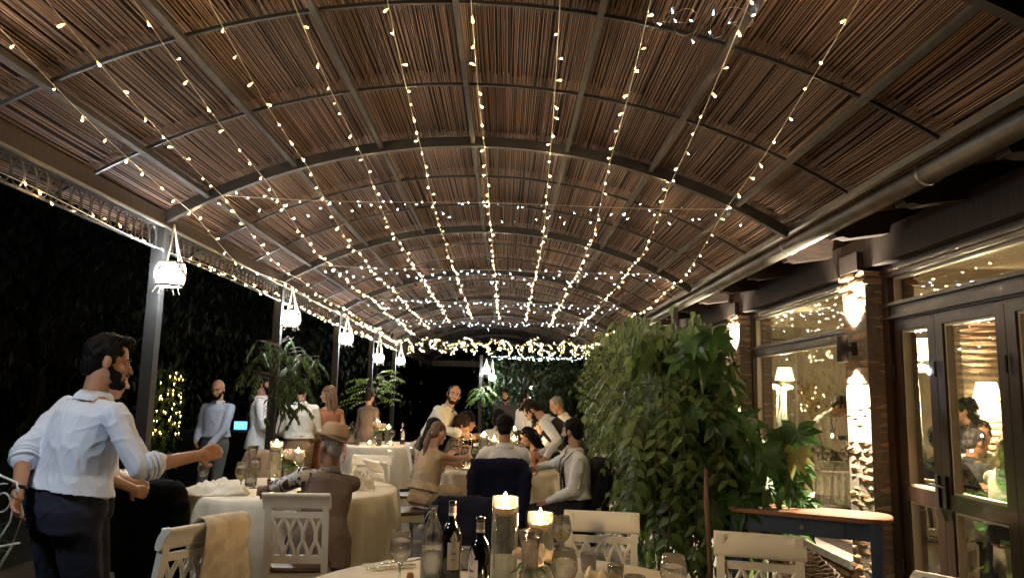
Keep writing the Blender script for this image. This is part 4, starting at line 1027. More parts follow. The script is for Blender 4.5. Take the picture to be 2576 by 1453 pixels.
# ---------------------------------------------------------------- planting
def spray(mb, st, base, d, L_, n, lw, ll, r, droop=.5):
    # compound (pinnate) leaf: drooping rachis with paired leaflets
    d = d.normalized(); pts = []
    for i in range(7): u = i/6; pts.append(base+d*(L_*u)+V(0, 0, -L_*droop*u*u))
    st.tube(pts, [.004-.003*i/6 for i in range(7)], 4, False)
    for i in range(1, n+1):
        u = .2+.8*i/n; p = base+d*(L_*u)+V(0, 0, -L_*droop*u*u); tang = (d+V(0, 0, -2*droop*u)).normalized(); s = tang.cross(V(0, 0, 1)).normalized()
        for sg in (-1, 1): leaf(mb, p, s*sg*.9+tang*.55+V(0, 0, -.35), V(0, 0, 1)+V(r.uniform(-.4, .4), r.uniform(-.4, .4), 0), ll*r.uniform(.8, 1.15), lw, r)
    leaf(mb, pts[-1], (pts[-1]-pts[-2]).normalized(), V(0, 0, 1), ll, lw, r)
def climber(label, loc, top, n, spread, seed, m, zmin, rach=.38, hang=.55, bare=True, clumps=None):
    r = random.Random(seed); t = thing('climbing_plant', label, 'climber', loc, 0); mb = MB(); st = MB()
    pts = [(.05*math.sin(q*.9)+.045, .05*math.cos(q*.9), top*q/14) for q in range(15)]
    st.tube(pts, [.013-.008*q/14 for q in range(15)], 6, False)
    for i in range(n):
        z = r.uniform(zmin, top); a = r.uniform(0, 2*PI); e = r.uniform(.0, .7) if bare else r.uniform(-.9, .3); b = V(.05, 0, z)+V(math.cos(a), math.sin(a), 0)*r.uniform(0, spread)
        if clumps: q = r.choice(clumps); b = V(q[0]+r.gauss(0, .075), r.gauss(0, .09), q[1]+r.gauss(0, .08)); z = min(top, b.z)
        st.tube([(.045, 0, z-.05), tuple(b)], .004, 4, False); spray(mb, st, b, V(math.cos(a), math.sin(a), e), rach*r.uniform(.6, 1.2), 6, .030, .078, r, hang)
    st.build('stem', M_BARK, t); mb.build('leaves', m, t, False); return t
climber('leafy wisteria spray climbing the second post beside the white-shirted backs', (-2.55, 8.42, 0), 2.15, 58, .27, 2, mat('wisteria_leaf', (.015, .03, .008), .45, trans=.35, col2=(.06, .10, .02), island=True), 1.5, .18, .8, False, [(.16, 2.12), (.27, 1.9), (.12, 1.78), (.22, 1.66), (-.22, 1.86), (-.10, 2.05), (.34, 1.78), (.05, 1.55)])
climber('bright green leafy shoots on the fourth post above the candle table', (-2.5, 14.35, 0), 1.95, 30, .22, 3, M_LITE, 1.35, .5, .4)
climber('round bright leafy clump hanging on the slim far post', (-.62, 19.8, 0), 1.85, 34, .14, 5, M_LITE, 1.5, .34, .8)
# vine screen on the right
def vine_screen():
    r = random.Random(21); t = thing('vine_screen', 'tall dense screen of drooping climbing vines to the right of the tables', 'vines', (0, 0, 0)); mb = MB(); st = MB(); mb2 = MB()
    def plan(u):   # left face of the screen as seen in plan
        y = 5.6+6.8*u; return V(1.08+.42*u-.05*math.sin(u*9), y, 0), V(.98, -.12, 0)
    for i in range(12500):
        u = r.random()**1.25; p, nrm = plan(u)
        z = 2.78*r.random()**.85
        top = 2.0+.12*math.sin(u*9+1)+.62*min(1, u*1.6)+.22*mnoise.noise(V(u*16, 0, 4))
        if z > top or (z < .95 and r.random() > .12+z*.75): continue
        bulge = .30*mnoise.noise(V(u*9, z*2.4, 0))+.16*mnoise.noise(V(u*24, z*6, 3))+.16*max(0, z-1.3); dep = abs(r.gauss(0, .17))
        shrink = .15*max(0, 1.0-z)
        c = p+V(dep+bulge+shrink, r.uniform(-.1, .1), z)
        if mnoise.noise(V(c.y*2.1, c.z*2.6, c.x*2)) < -.17: continue
        a = r.uniform(-1.2, 1.2); dd = V(-.55+.3*r.random(), .7*math.sin(a)-.2, -.75-.5*r.random())
        leaf(mb, c, dd, V(-.8, -.5, .35+r.uniform(-.6, .6)), r.uniform(.07, .14), r.uniform(.042, .078), r, .25, .3)
    # near end face and crown towards the camera
    for i in range(7000):
        x = 1.0+.95*r.random(); z = .35+2.3*r.random()**.8; lim = 2.05 if x < 1.66 else 1.3
        if z > lim or (z < .95 and r.random() > .10+z*.7): continue
        y = 5.55+.35*mnoise.noise(V(x*4, z*2.5, 8))+abs(r.gauss(0, .22))+.25*max(0, 1.1-z)
        if mnoise.noise(V(x*3.3, z*2.8, 2)) < -.15: continue
        dd = V(r.uniform(-.8, .8), -.55, -.6-.7*r.random()); leaf(mb, V(x, y, z), dd, V(r.uniform(-.5, .5), -.8, .6), r.uniform(.07, .145), r.uniform(.04, .078), r, .25, .35)
    for i in range(150):  # loose sprigs breaking the outline
        if i % 3: u = r.random(); p, nrm = plan(u); z = r.uniform(.7, 1.8+.5*min(1, u*1.6)); o = p+V(.02, 0, z); dd = V(-r.uniform(.4, 1), r.uniform(-.5, .5), r.uniform(-.1, .6)).normalized()
        else: o = V(r.uniform(1.0, 1.6), 5.6, r.uniform(.8, 1.85)); dd = V(r.uniform(-.7, .5), -1, r.uniform(-.1, .6)).normalized()
        L_ = r.uniform(.2, .46); pts = [o+dd*(L_*q/6)+V(0, 0, -L_*1.1*(q/6)**2) for q in range(7)]; st.tube(pts, .0035, 4, False)
        big = r.uniform(.8, 1.35)
        for q in range(1, 7):
            for sg in (-1, 1): leaf(mb, pts[q], dd*.4+V(-dd.y*sg, dd.x*sg, -.7), V(-.4, -.6, .7), r.uniform(.07, .11)*big, r.uniform(.04, .06)*big, r, .22, .3)
    for i in range(260):  # paler young leaves
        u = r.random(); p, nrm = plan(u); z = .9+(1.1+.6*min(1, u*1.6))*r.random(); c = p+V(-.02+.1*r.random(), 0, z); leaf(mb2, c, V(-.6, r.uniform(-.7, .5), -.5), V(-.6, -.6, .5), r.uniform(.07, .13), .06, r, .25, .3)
    for i in range(46):   # woody stems
        u = r.random(); p, nrm = plan(u); x0 = p.x+r.uniform(.05, .5); pts = []
        hh = 1.9+.5*min(1, u*1.6)
        for q in range(9): pts.append((x0+.06*math.sin(q*1.1+i)+(.1*q/9), p.y+.07*math.cos(q*.9+i), hh*q/8))
        st.tube(pts, [.011]*9, 5, False)
    for i in range(14):   # hanging tendrils
        u = r.random(); p, nrm = plan(u); z = r.uniform(1.4, 2.6); st.tube([p+V(-.02, 0, z), p+V(-.06, .02, z-.25), p+V(-.02, -.03, z-.6)], .003, 4, False)
    st.build('stems', M_BARK, t); mb.build('leaves', M_LEAF, t); mb2.build('young_leaves', M_LITE, t)
    c = MB(); c.tube([(1.33, 5.0, 0), (1.335, 5.02, .5), (1.32, 5.05, .95), (1.325, 5.06, 1.12)], [.02, .018, .016, .013], 8); c.build('cane', M_CANE, t, True)
    c = MB(); c.tube([(1.05, 5.5, .75), (1.2, 5.25, .55), (1.34, 5.0, .2)], .011, 6); c.tube([(1.1, 5.7, 1.2), (1.18, 5.4, .7), (1.3, 5.3, .1)], .008, 6); c.build('bare_stem', M_BARK, t, True)
vine_screen()
def fatsia():
    r = random.Random(9); t = thing('big_leaf_shrub', 'shrub of big glossy finger-lobed leaves in front of the restaurant window', 'shrub', (0, 0, 0)); mb = MB(); st = MB(); mb2 = MB()
    heads = []
    for i in range(110):
        x = r.uniform(1.22, 2.12); y = 5.3+r.uniform(0, .6); z = r.uniform(.7, 2.05)
        if x > 1.64*y/5.5 and z > 1.32-.25*max(0, x-1.7): continue
        heads.append((x, y, z))
    heads += [(1.57, 5.45, 1.98), (1.60, 5.45, 1.72), (1.50, 5.4, 1.85), (2.06, 5.4, 1.36), (2.02, 5.35, 1.14), (1.93, 5.4, 1.33), (1.78, 5.3, 1.2), (1.96, 5.3, .98), (1.8, 5.3, 1.0), (1.72, 5.5, 1.36), (1.66, 5.4, 1.42), (1.62, 5.3, .9)]
    for i, (x, y, z) in enumerate(heads):
        c = V(x, y, z); out = V(r.uniform(-.6, .6), -.75, r.uniform(.1, .8)).normalized(); R_ = r.uniform(.14, .24)
        base = V(1.72+r.uniform(-.25, .25), 6.0+r.uniform(-.3, .3), max(.2, z-.5)); st.tube([base, (base+c)/2+V(0, 0, .06), c], [.007, .005, .004], 5, False)
        down = (V(0, 0, -1)-out*out.z*-1).normalized(); s0 = out.cross(V(0, 0, 1)).normalized(); u0 = s0.cross(out)
        tgt = mb2 if r.random() < .06 else mb
        n = r.choice([7, 7, 9])
        for q in range(n):
            a = rad(-128+256*q/(n-1)); dd = (u0*-math.cos(a)+s0*math.sin(a)+out*.12).normalized(); leaf(tgt, c, dd, out, R_*(1-.28*abs(a)/2.3), R_*.40, r, .22, .32)
    for i in range(7):
        x = 1.68+r.uniform(-.25, .25); y = 5.75+r.uniform(-.3, .3); st.tube([(x, y, 0), (x+.04, y, .7), (x+.03, y-.05, 1.1), (x+.0, y-.1, 1.4)], [.018, .015, .011, .006], 6, False)
    st.build('stems', mat('green_stem', (.12, .14, .06), .6), t); mb.build('leaves', M_FATS, t, False); mb2.build('yellowing_leaves', mat('yellow_leaf', (.3, .3, .08), .5, trans=.3, col2=(.45, .42, .16), island=True), t, False)
fatsia()
M_FARL = mat('far_dim_leaf', (.008, .016, .005), .5, 0, 0, 8, 0, 30, trans=.3, col2=(.04, .06, .018), island=True)  # leaf colour lowered to stand for the dimness at the far end
# dark trees behind
def tree(label, loc, H, R_, n, seed, m, weep=False, trunk=.14, lsz=.12, bulbs=0):
    r = random.Random(seed); t = thing('tree', label, 'tree', loc, 0); tr = MB(); cr = MB(); tips = []
    tr.tube([(0, 0, 0), (.05, .03, H*.25), (-.04, .02, H*.5), (.03, 0, H*.72)], [trunk, trunk*.8, trunk*.6, trunk*.3], 8)
    for i in range(15):
        a = i*2.4+r.uniform(-.3, .3); z = H*(.3+.5*i/15); l = R_*r.uniform(.6, 1.); e = V(math.cos(a)*l, math.sin(a)*l, z+H*.16); tr.tube([(0, 0, z), (e.x*.5, e.y*.5, z+H*.11), tuple(e)], [trunk*.35, trunk*.22, trunk*.08], 5); tips += [e, e*.75+V(0, 0, z*.25)]
    tips.append(V(0, 0, H*.95))
    for i in range(n):
        c = r.choice(tips); g = V(r.gauss(0, 1), r.gauss(0, 1), r.gauss(0, .8))*(R_*.23); p = c+g
        if weep: p.z -= abs(r.gauss(0, H*.22))
        if p.z < .4: continue
        leaf(cr, p, V(r.uniform(-1, 1), r.uniform(-1, 1), -.9 if weep else r.uniform(-.7, .2)), V(0, 0, 1)+V(*(r.uniform(-.6, .6) for _ in range(3))), lsz*r.uniform(.7, 1.4), lsz*.5, r)
    tr.build('trunk', M_NBARK if m is M_DARKL else M_BARK, t); cr.build('crown', m, t, False)
    if bulbs:
        w = MB(); pts = []
        for q in range(bulbs):
            u = q/bulbs; a = u*30; z = .7+u*(H*.42); rr_ = trunk*(1-.5*u)+.03; p = (rr_*math.cos(a), rr_*math.sin(a), z); pts.append(p); link('bulb', B_GREEN, t, p)
        w.tube(pts, .003, 4, False); w.build('light_wire', M_WIRE, t)
    return t
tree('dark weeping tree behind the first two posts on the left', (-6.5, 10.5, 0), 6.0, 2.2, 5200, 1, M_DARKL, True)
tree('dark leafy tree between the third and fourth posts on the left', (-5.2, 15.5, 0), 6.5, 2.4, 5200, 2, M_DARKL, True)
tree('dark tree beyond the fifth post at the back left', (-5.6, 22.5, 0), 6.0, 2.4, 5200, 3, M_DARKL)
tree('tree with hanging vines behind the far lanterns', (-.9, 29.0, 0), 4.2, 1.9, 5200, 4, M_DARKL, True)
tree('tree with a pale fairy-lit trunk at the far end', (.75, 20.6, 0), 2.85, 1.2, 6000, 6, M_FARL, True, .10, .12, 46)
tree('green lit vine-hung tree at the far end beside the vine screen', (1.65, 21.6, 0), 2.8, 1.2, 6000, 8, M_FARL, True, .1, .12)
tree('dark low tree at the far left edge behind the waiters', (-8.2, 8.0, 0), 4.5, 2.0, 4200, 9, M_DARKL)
def hedge():
    r = random.Random(31); o = MB()
    for i in range(26000):
        u = r.random(); x = -14+18*u; y = 30.5-.5*math.sin(u*6)+r.gauss(0, .35)-(6*max(0, .3-u)); z = r.random()*3.2+.3*mnoise.noise(V(u*14, 0, 0))
        leaf(o, V(x, y, max(z, .05)), V(r.uniform(-1, 1), -.8, -.4), V(0, -.6, .8), r.uniform(.1, .2), .1, r)
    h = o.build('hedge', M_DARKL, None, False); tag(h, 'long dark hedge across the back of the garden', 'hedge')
hedge()
# bush wound with golden lights
B_BUSH = bulb_mesh('bulb', emit('golden_led', (1., .72, .25), 60), .0085)
t = thing('lit_bush', 'narrow bush wound with golden fairy lights, behind the nearest post', 'bush', (-4.75, 10.6, 0)); r = random.Random(77); q = MB(); st = MB()
for i in range(900):
    a = r.uniform(0, 6.28); z = r.uniform(.5, 1.85); rr_ = .27*(1-.25*(z-1.2)**2)*r.random()**.5; leaf(q, V(rr_*math.cos(a), rr_*math.sin(a), z), V(math.cos(a), math.sin(a), -.4), V(0, 0, 1), .08, .045, r)
for i in range(6): st.tube([(0, 0, 0), (.1*math.cos(i), .1*math.sin(i), .7), (.16*math.cos(i), .16*math.sin(i), 1.7)], .012, 5)
q.build('leaves', M_LEAF, t, False); st.build('stems', M_BARK, t)
for i in range(98):
    a = r.uniform(-3.3, .3); z = .95+.85*r.random(); rr_ = .27*(1-.3*(z-1.3)**2); link('bulb', B_BUSH, t, (rr_*math.cos(a), rr_*math.sin(a)*.8-.02, z))
# ---------------------------------------------------------------- tables
table('front banquet table under an ivory cloth, nearest the viewer', 'ivory tablecloth on the nearest table, below the bottles and vases', (.05, 3.10, 0), circle(.93), 3)
table('round table at the left where the man in the hat sits', 'ivory tablecloth hanging in folds on the left round table', (-1.76, 6.55, 0), circle(.86), 5)
table('long table in the centre with guests on both sides', 'ivory tablecloth on the long central table full of guests', (-.04, 9.75, 0), rrect(1.28, 2.9, .12), 7)
table('far left table with two candles behind the cream chair', 'ivory tablecloth on the far left candle table', (-2.0, 12.5, 0), circle(.78, 80), 9)
table('far table behind the long central table', 'ivory tablecloth on the table beyond the long one', (.1, 12.9, 0), circle(.8, 80), 11)
# chairs ------------------------------------------------------------------
CH = make_chair('cream lattice-backed chair with the man in the hat, nearest to the left table'); CH.location = (-1.30, 5.12, 0); CH.rotation_euler = (0, 0, rad(4))
def chair(label, x, y, rz): return dup(CH, (x, y, 0), rad(rz), label)
chair('cream chair with a shawl over its back, at the lower left', -1.668, 3.83, 62)
chair('cream lattice chair at the front table, right of the candle vases', .50, 4.02, 180-9)
chair('cream lattice chair in front of the blue console table', 1.13, 3.42, 180-17)
chair('cream chair cut off at the bottom right corner', 1.45, 2.62, 180-52)
chair('cream chair under a black jacket beyond the wine bottles', -.18, 4.32, 180)
chair('cream chair on the far side of the left table, beside the napkin', -1.36, 7.62, 176)
chair('cream chair behind the waiters at the left table', -2.62, 6.0, -100)
chair('chair under a black jacket between the waiter and left table', -2.16, 5.15, -12)
chair('chair under a tan cover behind the crumpled napkin', -2.52, 7.30, 145)
chair('chair of the seated man seen from behind, under a dark jacket', -.04, 7.45, 0)
chair('chair of the man in braces, under a black jacket', .62, 7.24, 96)
chair('cream chair behind the woman in the red floral dress', .88, 9.15, 90)
chair('cream chair behind the man in the dark waistcoat at the long table', .92, 9.95, 90)
chair('chair of the dark-haired woman at the long table', -.98, 8.65, -80)
chair('chair of the shadowed guest at the left of the long table', -.92, 9.7, -90)
chair('chair of the curly-haired guest at the left of the long table', -.92, 10.5, -90)
chair('chair of the white-shirted guest facing away at the far table', -.1, 11.75, 0)
chair('cream chair to the left of the far left candle table', -2.75, 12.0, -70)
SC = make_chair('cream slat-backed chair of the blonde woman at the long table', False); SC.location = (-.98, 7.45, 0); SC.rotation_euler = (0, 0, rad(-58))
# indoor chairs
IC = dup(SC, (3.38, 8.05, 0.06), rad(-5), 'slat-backed chair seen through the window, turned away')
dup(SC, (4.0, 6.75, .06), rad(-70), 'indoor chair of the grey-haired diner behind the glass door'); dup(SC, (4.31, 6.98, .06), rad(160), 'indoor chair of the white-shirted diner behind the glass door'); dup(SC, (3.52, 6.28, .06), rad(-60), 'indoor chair of the dark-jacketed diner at the left door pane')
jacket('draped_jacket', 'black jacket hung over the chair behind the first waiter', 'jacket', (-2.16, 5.15, 0), rad(-12), M_BLACK, .52, .985, .3)
jacket('draped_jacket', 'dark navy jacket hung on the chair of the man seen from behind', 'jacket', (-.04, 7.45, 0), 0, M_NAVY, .54, .985, .3)
jacket('draped_jacket', 'black jacket over the chair of the man in braces', 'jacket', (.62, 7.24, 0), rad(96), M_BLACK, .52, 1.0, .25)
jacket('draped_jacket', 'black jacket on the chair just beyond the wine bottles', 'jacket', (-.18, 4.32, 0), rad(180), M_NAVY, .50, .955, .3)
jacket('chair_cover', 'tan damask cover over the chair behind the napkin', 'chair cover', (-2.52, 7.30, 0), rad(145), M_TAN, .50, .98, .3, False)
drape('cream patterned shawl hanging over the lower left chair', (-1.668, 3.83, 0), rad(62), mat('shawl_jacquard', (.52, .41, .27), .8, 0, 0, 16, .3, 30, col2=(.78, .68, .52)), -.02, .24)
# indoor table
table('dining table behind the window', 'white tablecloth on the table behind the window', (3.75, 9.1, .06), rrect(1.5, .95, .08), 21)
table('dining table behind the glass door', 'pale tablecloth on the table behind the glass door', (4.65, 6.2, .06), rrect(1.0, .9, .08), 23)
# front table setting --------------------------------------------------------
place('vt', mk_vase(.37), 'tall candle vase on the front table, the largest flame', (.010, 3.30, ZT))
place('vs', mk_vase(.29), 'shorter candle vase on the front table beside the tall one', (.165, 3.42, ZT))
place('bot', mk_bottle, 'wine bottle with a white pointed label, left of the candle vases', (-.213, 3.30, ZT), rad(18))
place('bot', mk_bottle, 'lower front wine bottle with its label turned to the left', (-.085, 3.02, ZT), rad(-42), (1, 1, .94))
place('wat', mk_water, 'clear water bottle with a hanging swing stopper', (-.295, 3.32, ZT))
place('car', mk_carafe, 'flared carafe in front of the two candle vases', (.105, 2.93, ZT), 0)
place('wg', mk_wine(), 'empty wine glass left of the water bottle on the front table', (-.415, 3.22, ZT))
place('wgw', mk_wine(M_WWINE), 'wine glass with a little white wine behind the front vases', (.285, 3.78, ZT), 0, (1.08, 1.08, .96))
place('wg', mk_wine(), 'wine glass glowing over the tealight on the front table', (.235, 2.95, ZT), 0, (1.12, 1.12, .97))
place('wg', mk_wine(), 'wine glass at the right edge of the front table', (.640, 2.93, ZT), 0, (1.10, 1.10, .93))
place('tum', mk_tumbler(), 'tumbler in front of the right cream chair on the front table', (.40, 3.62, ZT))
place('tum', mk_tumbler(), 'tumbler beside the crumpled napkin on the front table', (.50, 3.45, ZT), 0, (.95, .95, .85))
place('tumw', mk_tumbler(True), 'tumbler of water near the right wine glass', (.535, 3.16, ZT), 0, (1.1, 1.1, 1.05))
place('tum', mk_tumbler(), 'tumbler between the two wine bottles', (-.165, 3.62, ZT), 0, (1, 1, 1.15))
place('tum', mk_tumbler(), 'low tumbler at the bottom edge by the red jar', (-.36, 2.98, ZT), 0, (1.0, 1.0, .8))
place('tea', mk_tea, 'tealight shining at the bottom of the front table', (.262, 3.12, ZT))
place('tea', mk_tea, 'tealight at the foot of the flared carafe', (.165, 2.86, ZT), 0, (.8, .8, .8))
place('ros', mk_roses, 'ivory roses in a small pot behind the carafe', (.125, 3.16, ZT+.0), 0, (1.05, 1.05, 1.05))
t = thing('spice_jar', 'small red jar between the wine glass and water bottle', 'jar', (-.362, 3.14, ZT)); q = MB(); q.lathe([(.001, 0), (.014, 0), (.015, .01), (.012, .06), (.013, .065), (.001, .066)], (0, 0, 0), 16); q.build('jar', mat('red_glaze', (.42, .08, .06), .3, 0, .3, 20), t, True); q = MB(); q.lathe([(.013, .066), (.015, .072), (.012, .088), (.001, .09)], (0, 0, 0), 14); q.build('lid', mat('orange_lid', (.5, .18, .06), .4), t, True)
napkin('crumpled cream napkin on the front table by the tumblers', (.43, 3.33, ZT), .6, (.20, .16, .075), 3)
napkin('flat folded napkin with cutlery at the left of the front table', (-.52, 3.66, ZT), .5, (.22, .14, .02), 5)
def roll(label, loc, rz):
    mb = MB(); mb.ell((0, 0, .028), (.055, .034, .03), None, 18, 10); me = remesh(mb, .006, 2, .006, 30); me.materials.append(mat('bread_crust', (.42, .17, .06), .7, 0, .3, 25, .4, 50)); o = link('bread_roll', me, None, loc); o.rotation_euler = (0, 0, rz); tag(o, label, 'bread')
roll('golden bread roll beside the glowing glass', (.345, 3.20, ZT+.008), .7)
def plate(label, loc, r_=.13):
    mb = MB(); mb.lathe([(.001, .004), (r_*.6, .004), (r_*.95, .018), (r_, .02), (r_*.95, .014), (r_*.6, 0), (.001, 0)], (0, 0, 0), 40); o = mb.build('plate', mat('white_china', (.68, .62, .55), .2), None, True, loc); tag(o, label, 'plate')
plate('white plate under the bread roll on the front table', (.42, 3.20, ZT), .13); plate('white plate at the lower left of the front table', (-.30, 2.80, ZT), .12)
def cutlery(label, name, loc, rz):
    t = MB(); t.tube([(0, 0, .004), (0, .10, .006), (0, .15, .004)], [.005, .003, .004], 6, True, 0, .4)
    if name == 'fork':
        t.tube([(0, .15, .004), (0, .165, .004)], .010, 6, True, 0, .3)
        for x in (-.009, -.003, .003, .009): t.tube([(x, .165, .004), (x, .205, .008)], .0016, 4)
    else: t.bar((0.002, .15, .004), (.002, .235, .004), .017, .002)
    o = t.build(name, M_STEEL, None, True, loc); o.rotation_euler = (0, 0, rz); tag(o, label, 'cutlery')
cutlery('steel fork on the folded napkin at the left of the front table', 'fork', (-.55, 3.58, ZT+.02), -1.0); cutlery('steel knife beside the folded napkin on the front table', 'knife', (-.60, 3.52, ZT+.012), -1.05)
cutlery('steel knife near the bottom edge of the front table', 'knife', (-.42, 2.72, ZT+.003), .5)
place('tea', None, 'unseen added tealight on the near side of the front table, left', (-.32, 2.52, ZT)); place('tea', None, 'unseen added tealight on the near side of the front table, right', (.28, 2.5, ZT))  # unseen tealights, added to light the bottle labels from the viewer's side
# left table setting
place('vt', None, 'tall candle vase on the left table beside the hat man', (-1.955, 6.62, ZT)); place('vs', None, 'shorter candle vase on the left table beside the hat', (-1.80, 6.75, ZT))
place('car', None, 'flared carafe on the left table', (-2.13, 6.55, ZT), 0, (1, 1, 1.12)); place('wgw', None, 'wine glass behind the carafe on the left table', (-2.06, 6.42, ZT), 0, (1.0, 1, 1.05)); place('wgw', None, 'wine glass under the hat man\'s hand', (-2.02, 5.98, ZT), 0, (1.08, 1.08, 1.05))
place('wg', None, 'empty wine glass by the big crumpled napkin on the left table', (-2.37, 6.12, ZT), 0, (1, 1, 1.05)); place('tumw', None, 'tumbler of water before the tall vase on the left table', (-1.89, 6.34, ZT)); place('tum', None, 'second tumbler beside the roses on the left table', (-1.80, 6.40, ZT)); place('tea', None, 'tealight between the tumblers on the left table', (-1.93, 6.46, ZT)); place('tea', None, 'tealight behind the roses on the left table', (-1.72, 6.62, ZT))
place('ros', None, 'ivory roses beside the hat man on the left table', (-1.80, 6.55, ZT+.02), 1, (1.35, 1.35, 1.5))
napkin('big crumpled ivory napkin at the left table edge', (-2.20, 5.98, ZT), .25, (.46, .20, .13), 8, M_CLOTH); napkin('cream napkin rolled on the right side of the left table', (-1.26, 6.48, ZT), .2, (.38, .22, .14), 12)
plate('white plate at the left edge of the left table', (-2.42, 6.15, ZT), .13); cutlery('steel knife on the right side of the left table', 'knife', (-1.15, 6.62, ZT+.005), -1.3)
# long table
place('vt', None, 'tall candle vase on the long central table', (-.245, 9.0, ZT)); place('vs', None, 'short candle vase behind the tall one on the long table', (-.13, 9.6, ZT)); place('vs', None, 'short candle vase further along the long table', (.12, 9.9, ZT))
place('bot', None, 'wine bottle left of the tall vase on the long table', (-.40, 9.1, ZT), .2); place('bot', None, 'wine bottle right of the tall vase on the long table', (-.20, 9.25, ZT), .3, (1, 1, .8)); place('wat', None, 'water bottle among the glasses on the long table', (-.50, 9.05, ZT)); place('car', None, 'carafe by the blonde woman on the long table', (-.58, 8.9, ZT))
WGR = mk_wine(M_RWINE)
place('wgr', WGR, 'red wine glass before the blonde woman', (-.44, 8.62, ZT)); place('wgr', None, 'red wine glass next to the tealight on the long table', (-.33, 8.66, ZT)); place('wgr', None, 'red wine glass before the man in braces', (.21, 8.42, ZT), 0, (1.05, 1.05, 1)); place('wgr', None, 'red wine glass by the carafe on the long table', (-.56, 8.75, ZT), 0, (.95, .95, 1)); place('wg', None, 'empty wine glass right of the seated man\'s shoulder', (.13, 8.75, ZT)); place('wg', None, 'wine glass before the red floral dress', (.17, 9.0, ZT))
place('tea', None, 'tealight in front of the red wine glasses', (-.36, 8.50, ZT), 0, (1.2, 1.2, 1.2)); place('tum', None, 'tumbler by the blonde woman\'s hand', (-.47, 8.5, ZT)); place('tum', None, 'tumbler by the braces man on the long table', (.25, 8.66, ZT)); place('ros', None, 'ivory roses in the middle of the long table', (-.05, 9.3, ZT), 2); plate('plate before the man in braces', (.34, 8.55, ZT), .12); plate('plate before the blonde woman', (-.40, 8.45, ZT), .11)
place('wg', None, 'wine glass at the far part of the long table', (.2, 9.7, ZT)); place('bot', None, 'wine bottle at the far part of the long table', (.30, 10.3, ZT), 2.2); place('wg', None, 'glass behind the short vase on the long table', (.0, 10.1, ZT))
# far left table
place('vt', None, 'tall candle vase on the far left table', (-2.08, 12.5, ZT)); place('vs', None, 'short candle vase on the far left table', (-1.90, 12.55, ZT)); place('wat', None, 'water bottle at the left of the far left table', (-2.42, 12.2, ZT), 0, (1.1, 1.1, 1.1)); place('bot', None, 'wine bottle at the right of the far left table', (-1.66, 12.5, ZT), .4); place('ros', None, 'ivory roses on the far left table', (-2.0, 12.2, ZT), 1, (1.5, 1.5, 1.9)); place('tea', None, 'left tealight on the far left table', (-2.1, 12.0, ZT), 0, (1.5, 1.5, 1.5)); place('tea', None, 'right tealight on the far left table', (-1.78, 12.05, ZT), 0, (1.5, 1.5, 1.5)); place('tum', None, 'left tumbler on the far left table', (-2.3, 12.0, ZT), 0, (1.2, 1.2, 1.2)); place('tum', None, 'middle tumbler on the far left table', (-1.95, 11.95, ZT), 0, (1.2, 1.2, 1.2)); place('wg', None, 'wine glass on the far left table', (-1.8, 12.3, ZT))
# far table
place('vt', None, 'tall candle vase on the far central table', (.02, 12.9, ZT)); place('vs', None, 'short candle vase on the far central table', (.16, 13.0, ZT)); place('bot', None, 'wine bottle on the far central table', (.5, 12.8, ZT), .4); place('wg', None, 'wine glass on the far central table', (.35, 12.7, ZT)); place('tum', None, 'tumbler on the far central table', (-.15, 12.6, ZT))
# indoor settings
for l, x, y in (('first of the wine glasses on the table behind the window', 3.60, 8.82), ('middle wine glass on the table behind the window', 3.70, 8.80), ('third wine glass on the table behind the window', 3.88, 8.78)): place('wg', None, l, (x, y, .826))
place('tea', None, 'tealight on the table behind the window', (4.02, 8.85, .826)); place('wg', None, 'wine glass on the table behind the glass door', (4.35, 6.1, .826)); place('tea', None, 'tealight on the table behind the glass door', (4.4, 6.3, .826))
# console table, basket, stand ----------------------------------------------
t = thing('console_table', 'blue painted console table with a waxed brown top by the glass door', 'console table', (2.03, 5.22, 0), rad(-28)); L_, D_ = 1.06, .40
q = MB(); ol = rrect(L_, D_, .15, 10, 6); ks = []
for z, s_ in ((.822, .97), (.828, 1.), (.846, 1.), (.852, .985)): ks.append(len(q.v)); q.v += [(x*s_, y*s_, z) for x, y in ol]
n = len(ol)
for a_, b_ in zip(ks[:-1], ks[1:]): q.link(a_, b_, n)
q.f += [tuple(range(n))[::-1], tuple(range(ks[-1], ks[-1]+n))]; q.mi += [0, 0]; q.build('table_top', M_TOP, t)
q = MB(); ax, ay = L_/2-.09, D_/2-.05
q.box((0, ay, .765), (2*ax, .022, .11)); q.box((0, -ay, .765), (2*ax, .022, .11)); q.box((ax, 0, .765), (.022, 2*ay-.022, .11)); q.box((-ax, 0, .765), (.022, 2*ay-.022, .11)); q.build('apron', M_BLUE, t)
q = MB(); q.box((-.0, -ay-.014, .765), (.5, .012, .085)); dr = q.build('drawer', M_BLUE, t); q = MB(); q.ell((0, -ay-.034, .765), (.016, .016, .016)); q.tube([(0, -ay-.02, .765), (0, -ay-.032, .765)], .007, 8); q.build('knob', mat('grey_knob', (.22, .24, .27), .35), dr, True)
for sx in (-1, 1):
    for sy in (-1, 1): q = MB(); q.loft([(V(sx*(ax-.01), sy*(ay-.01), 0), V(1, 0, 0), V(0, 1, 0), .022, .022), (V(sx*(ax-.01), sy*(ay-.01), .82), V(1, 0, 0), V(0, 1, 0), .036, .036)], 12, 6); q.build('leg', M_BLUE, t)
t = thing('wicker_basket', 'large domed wicker basket on the floor under the console table', 'basket', (1.86, 4.72, 0)); r = random.Random(6); q = MB()
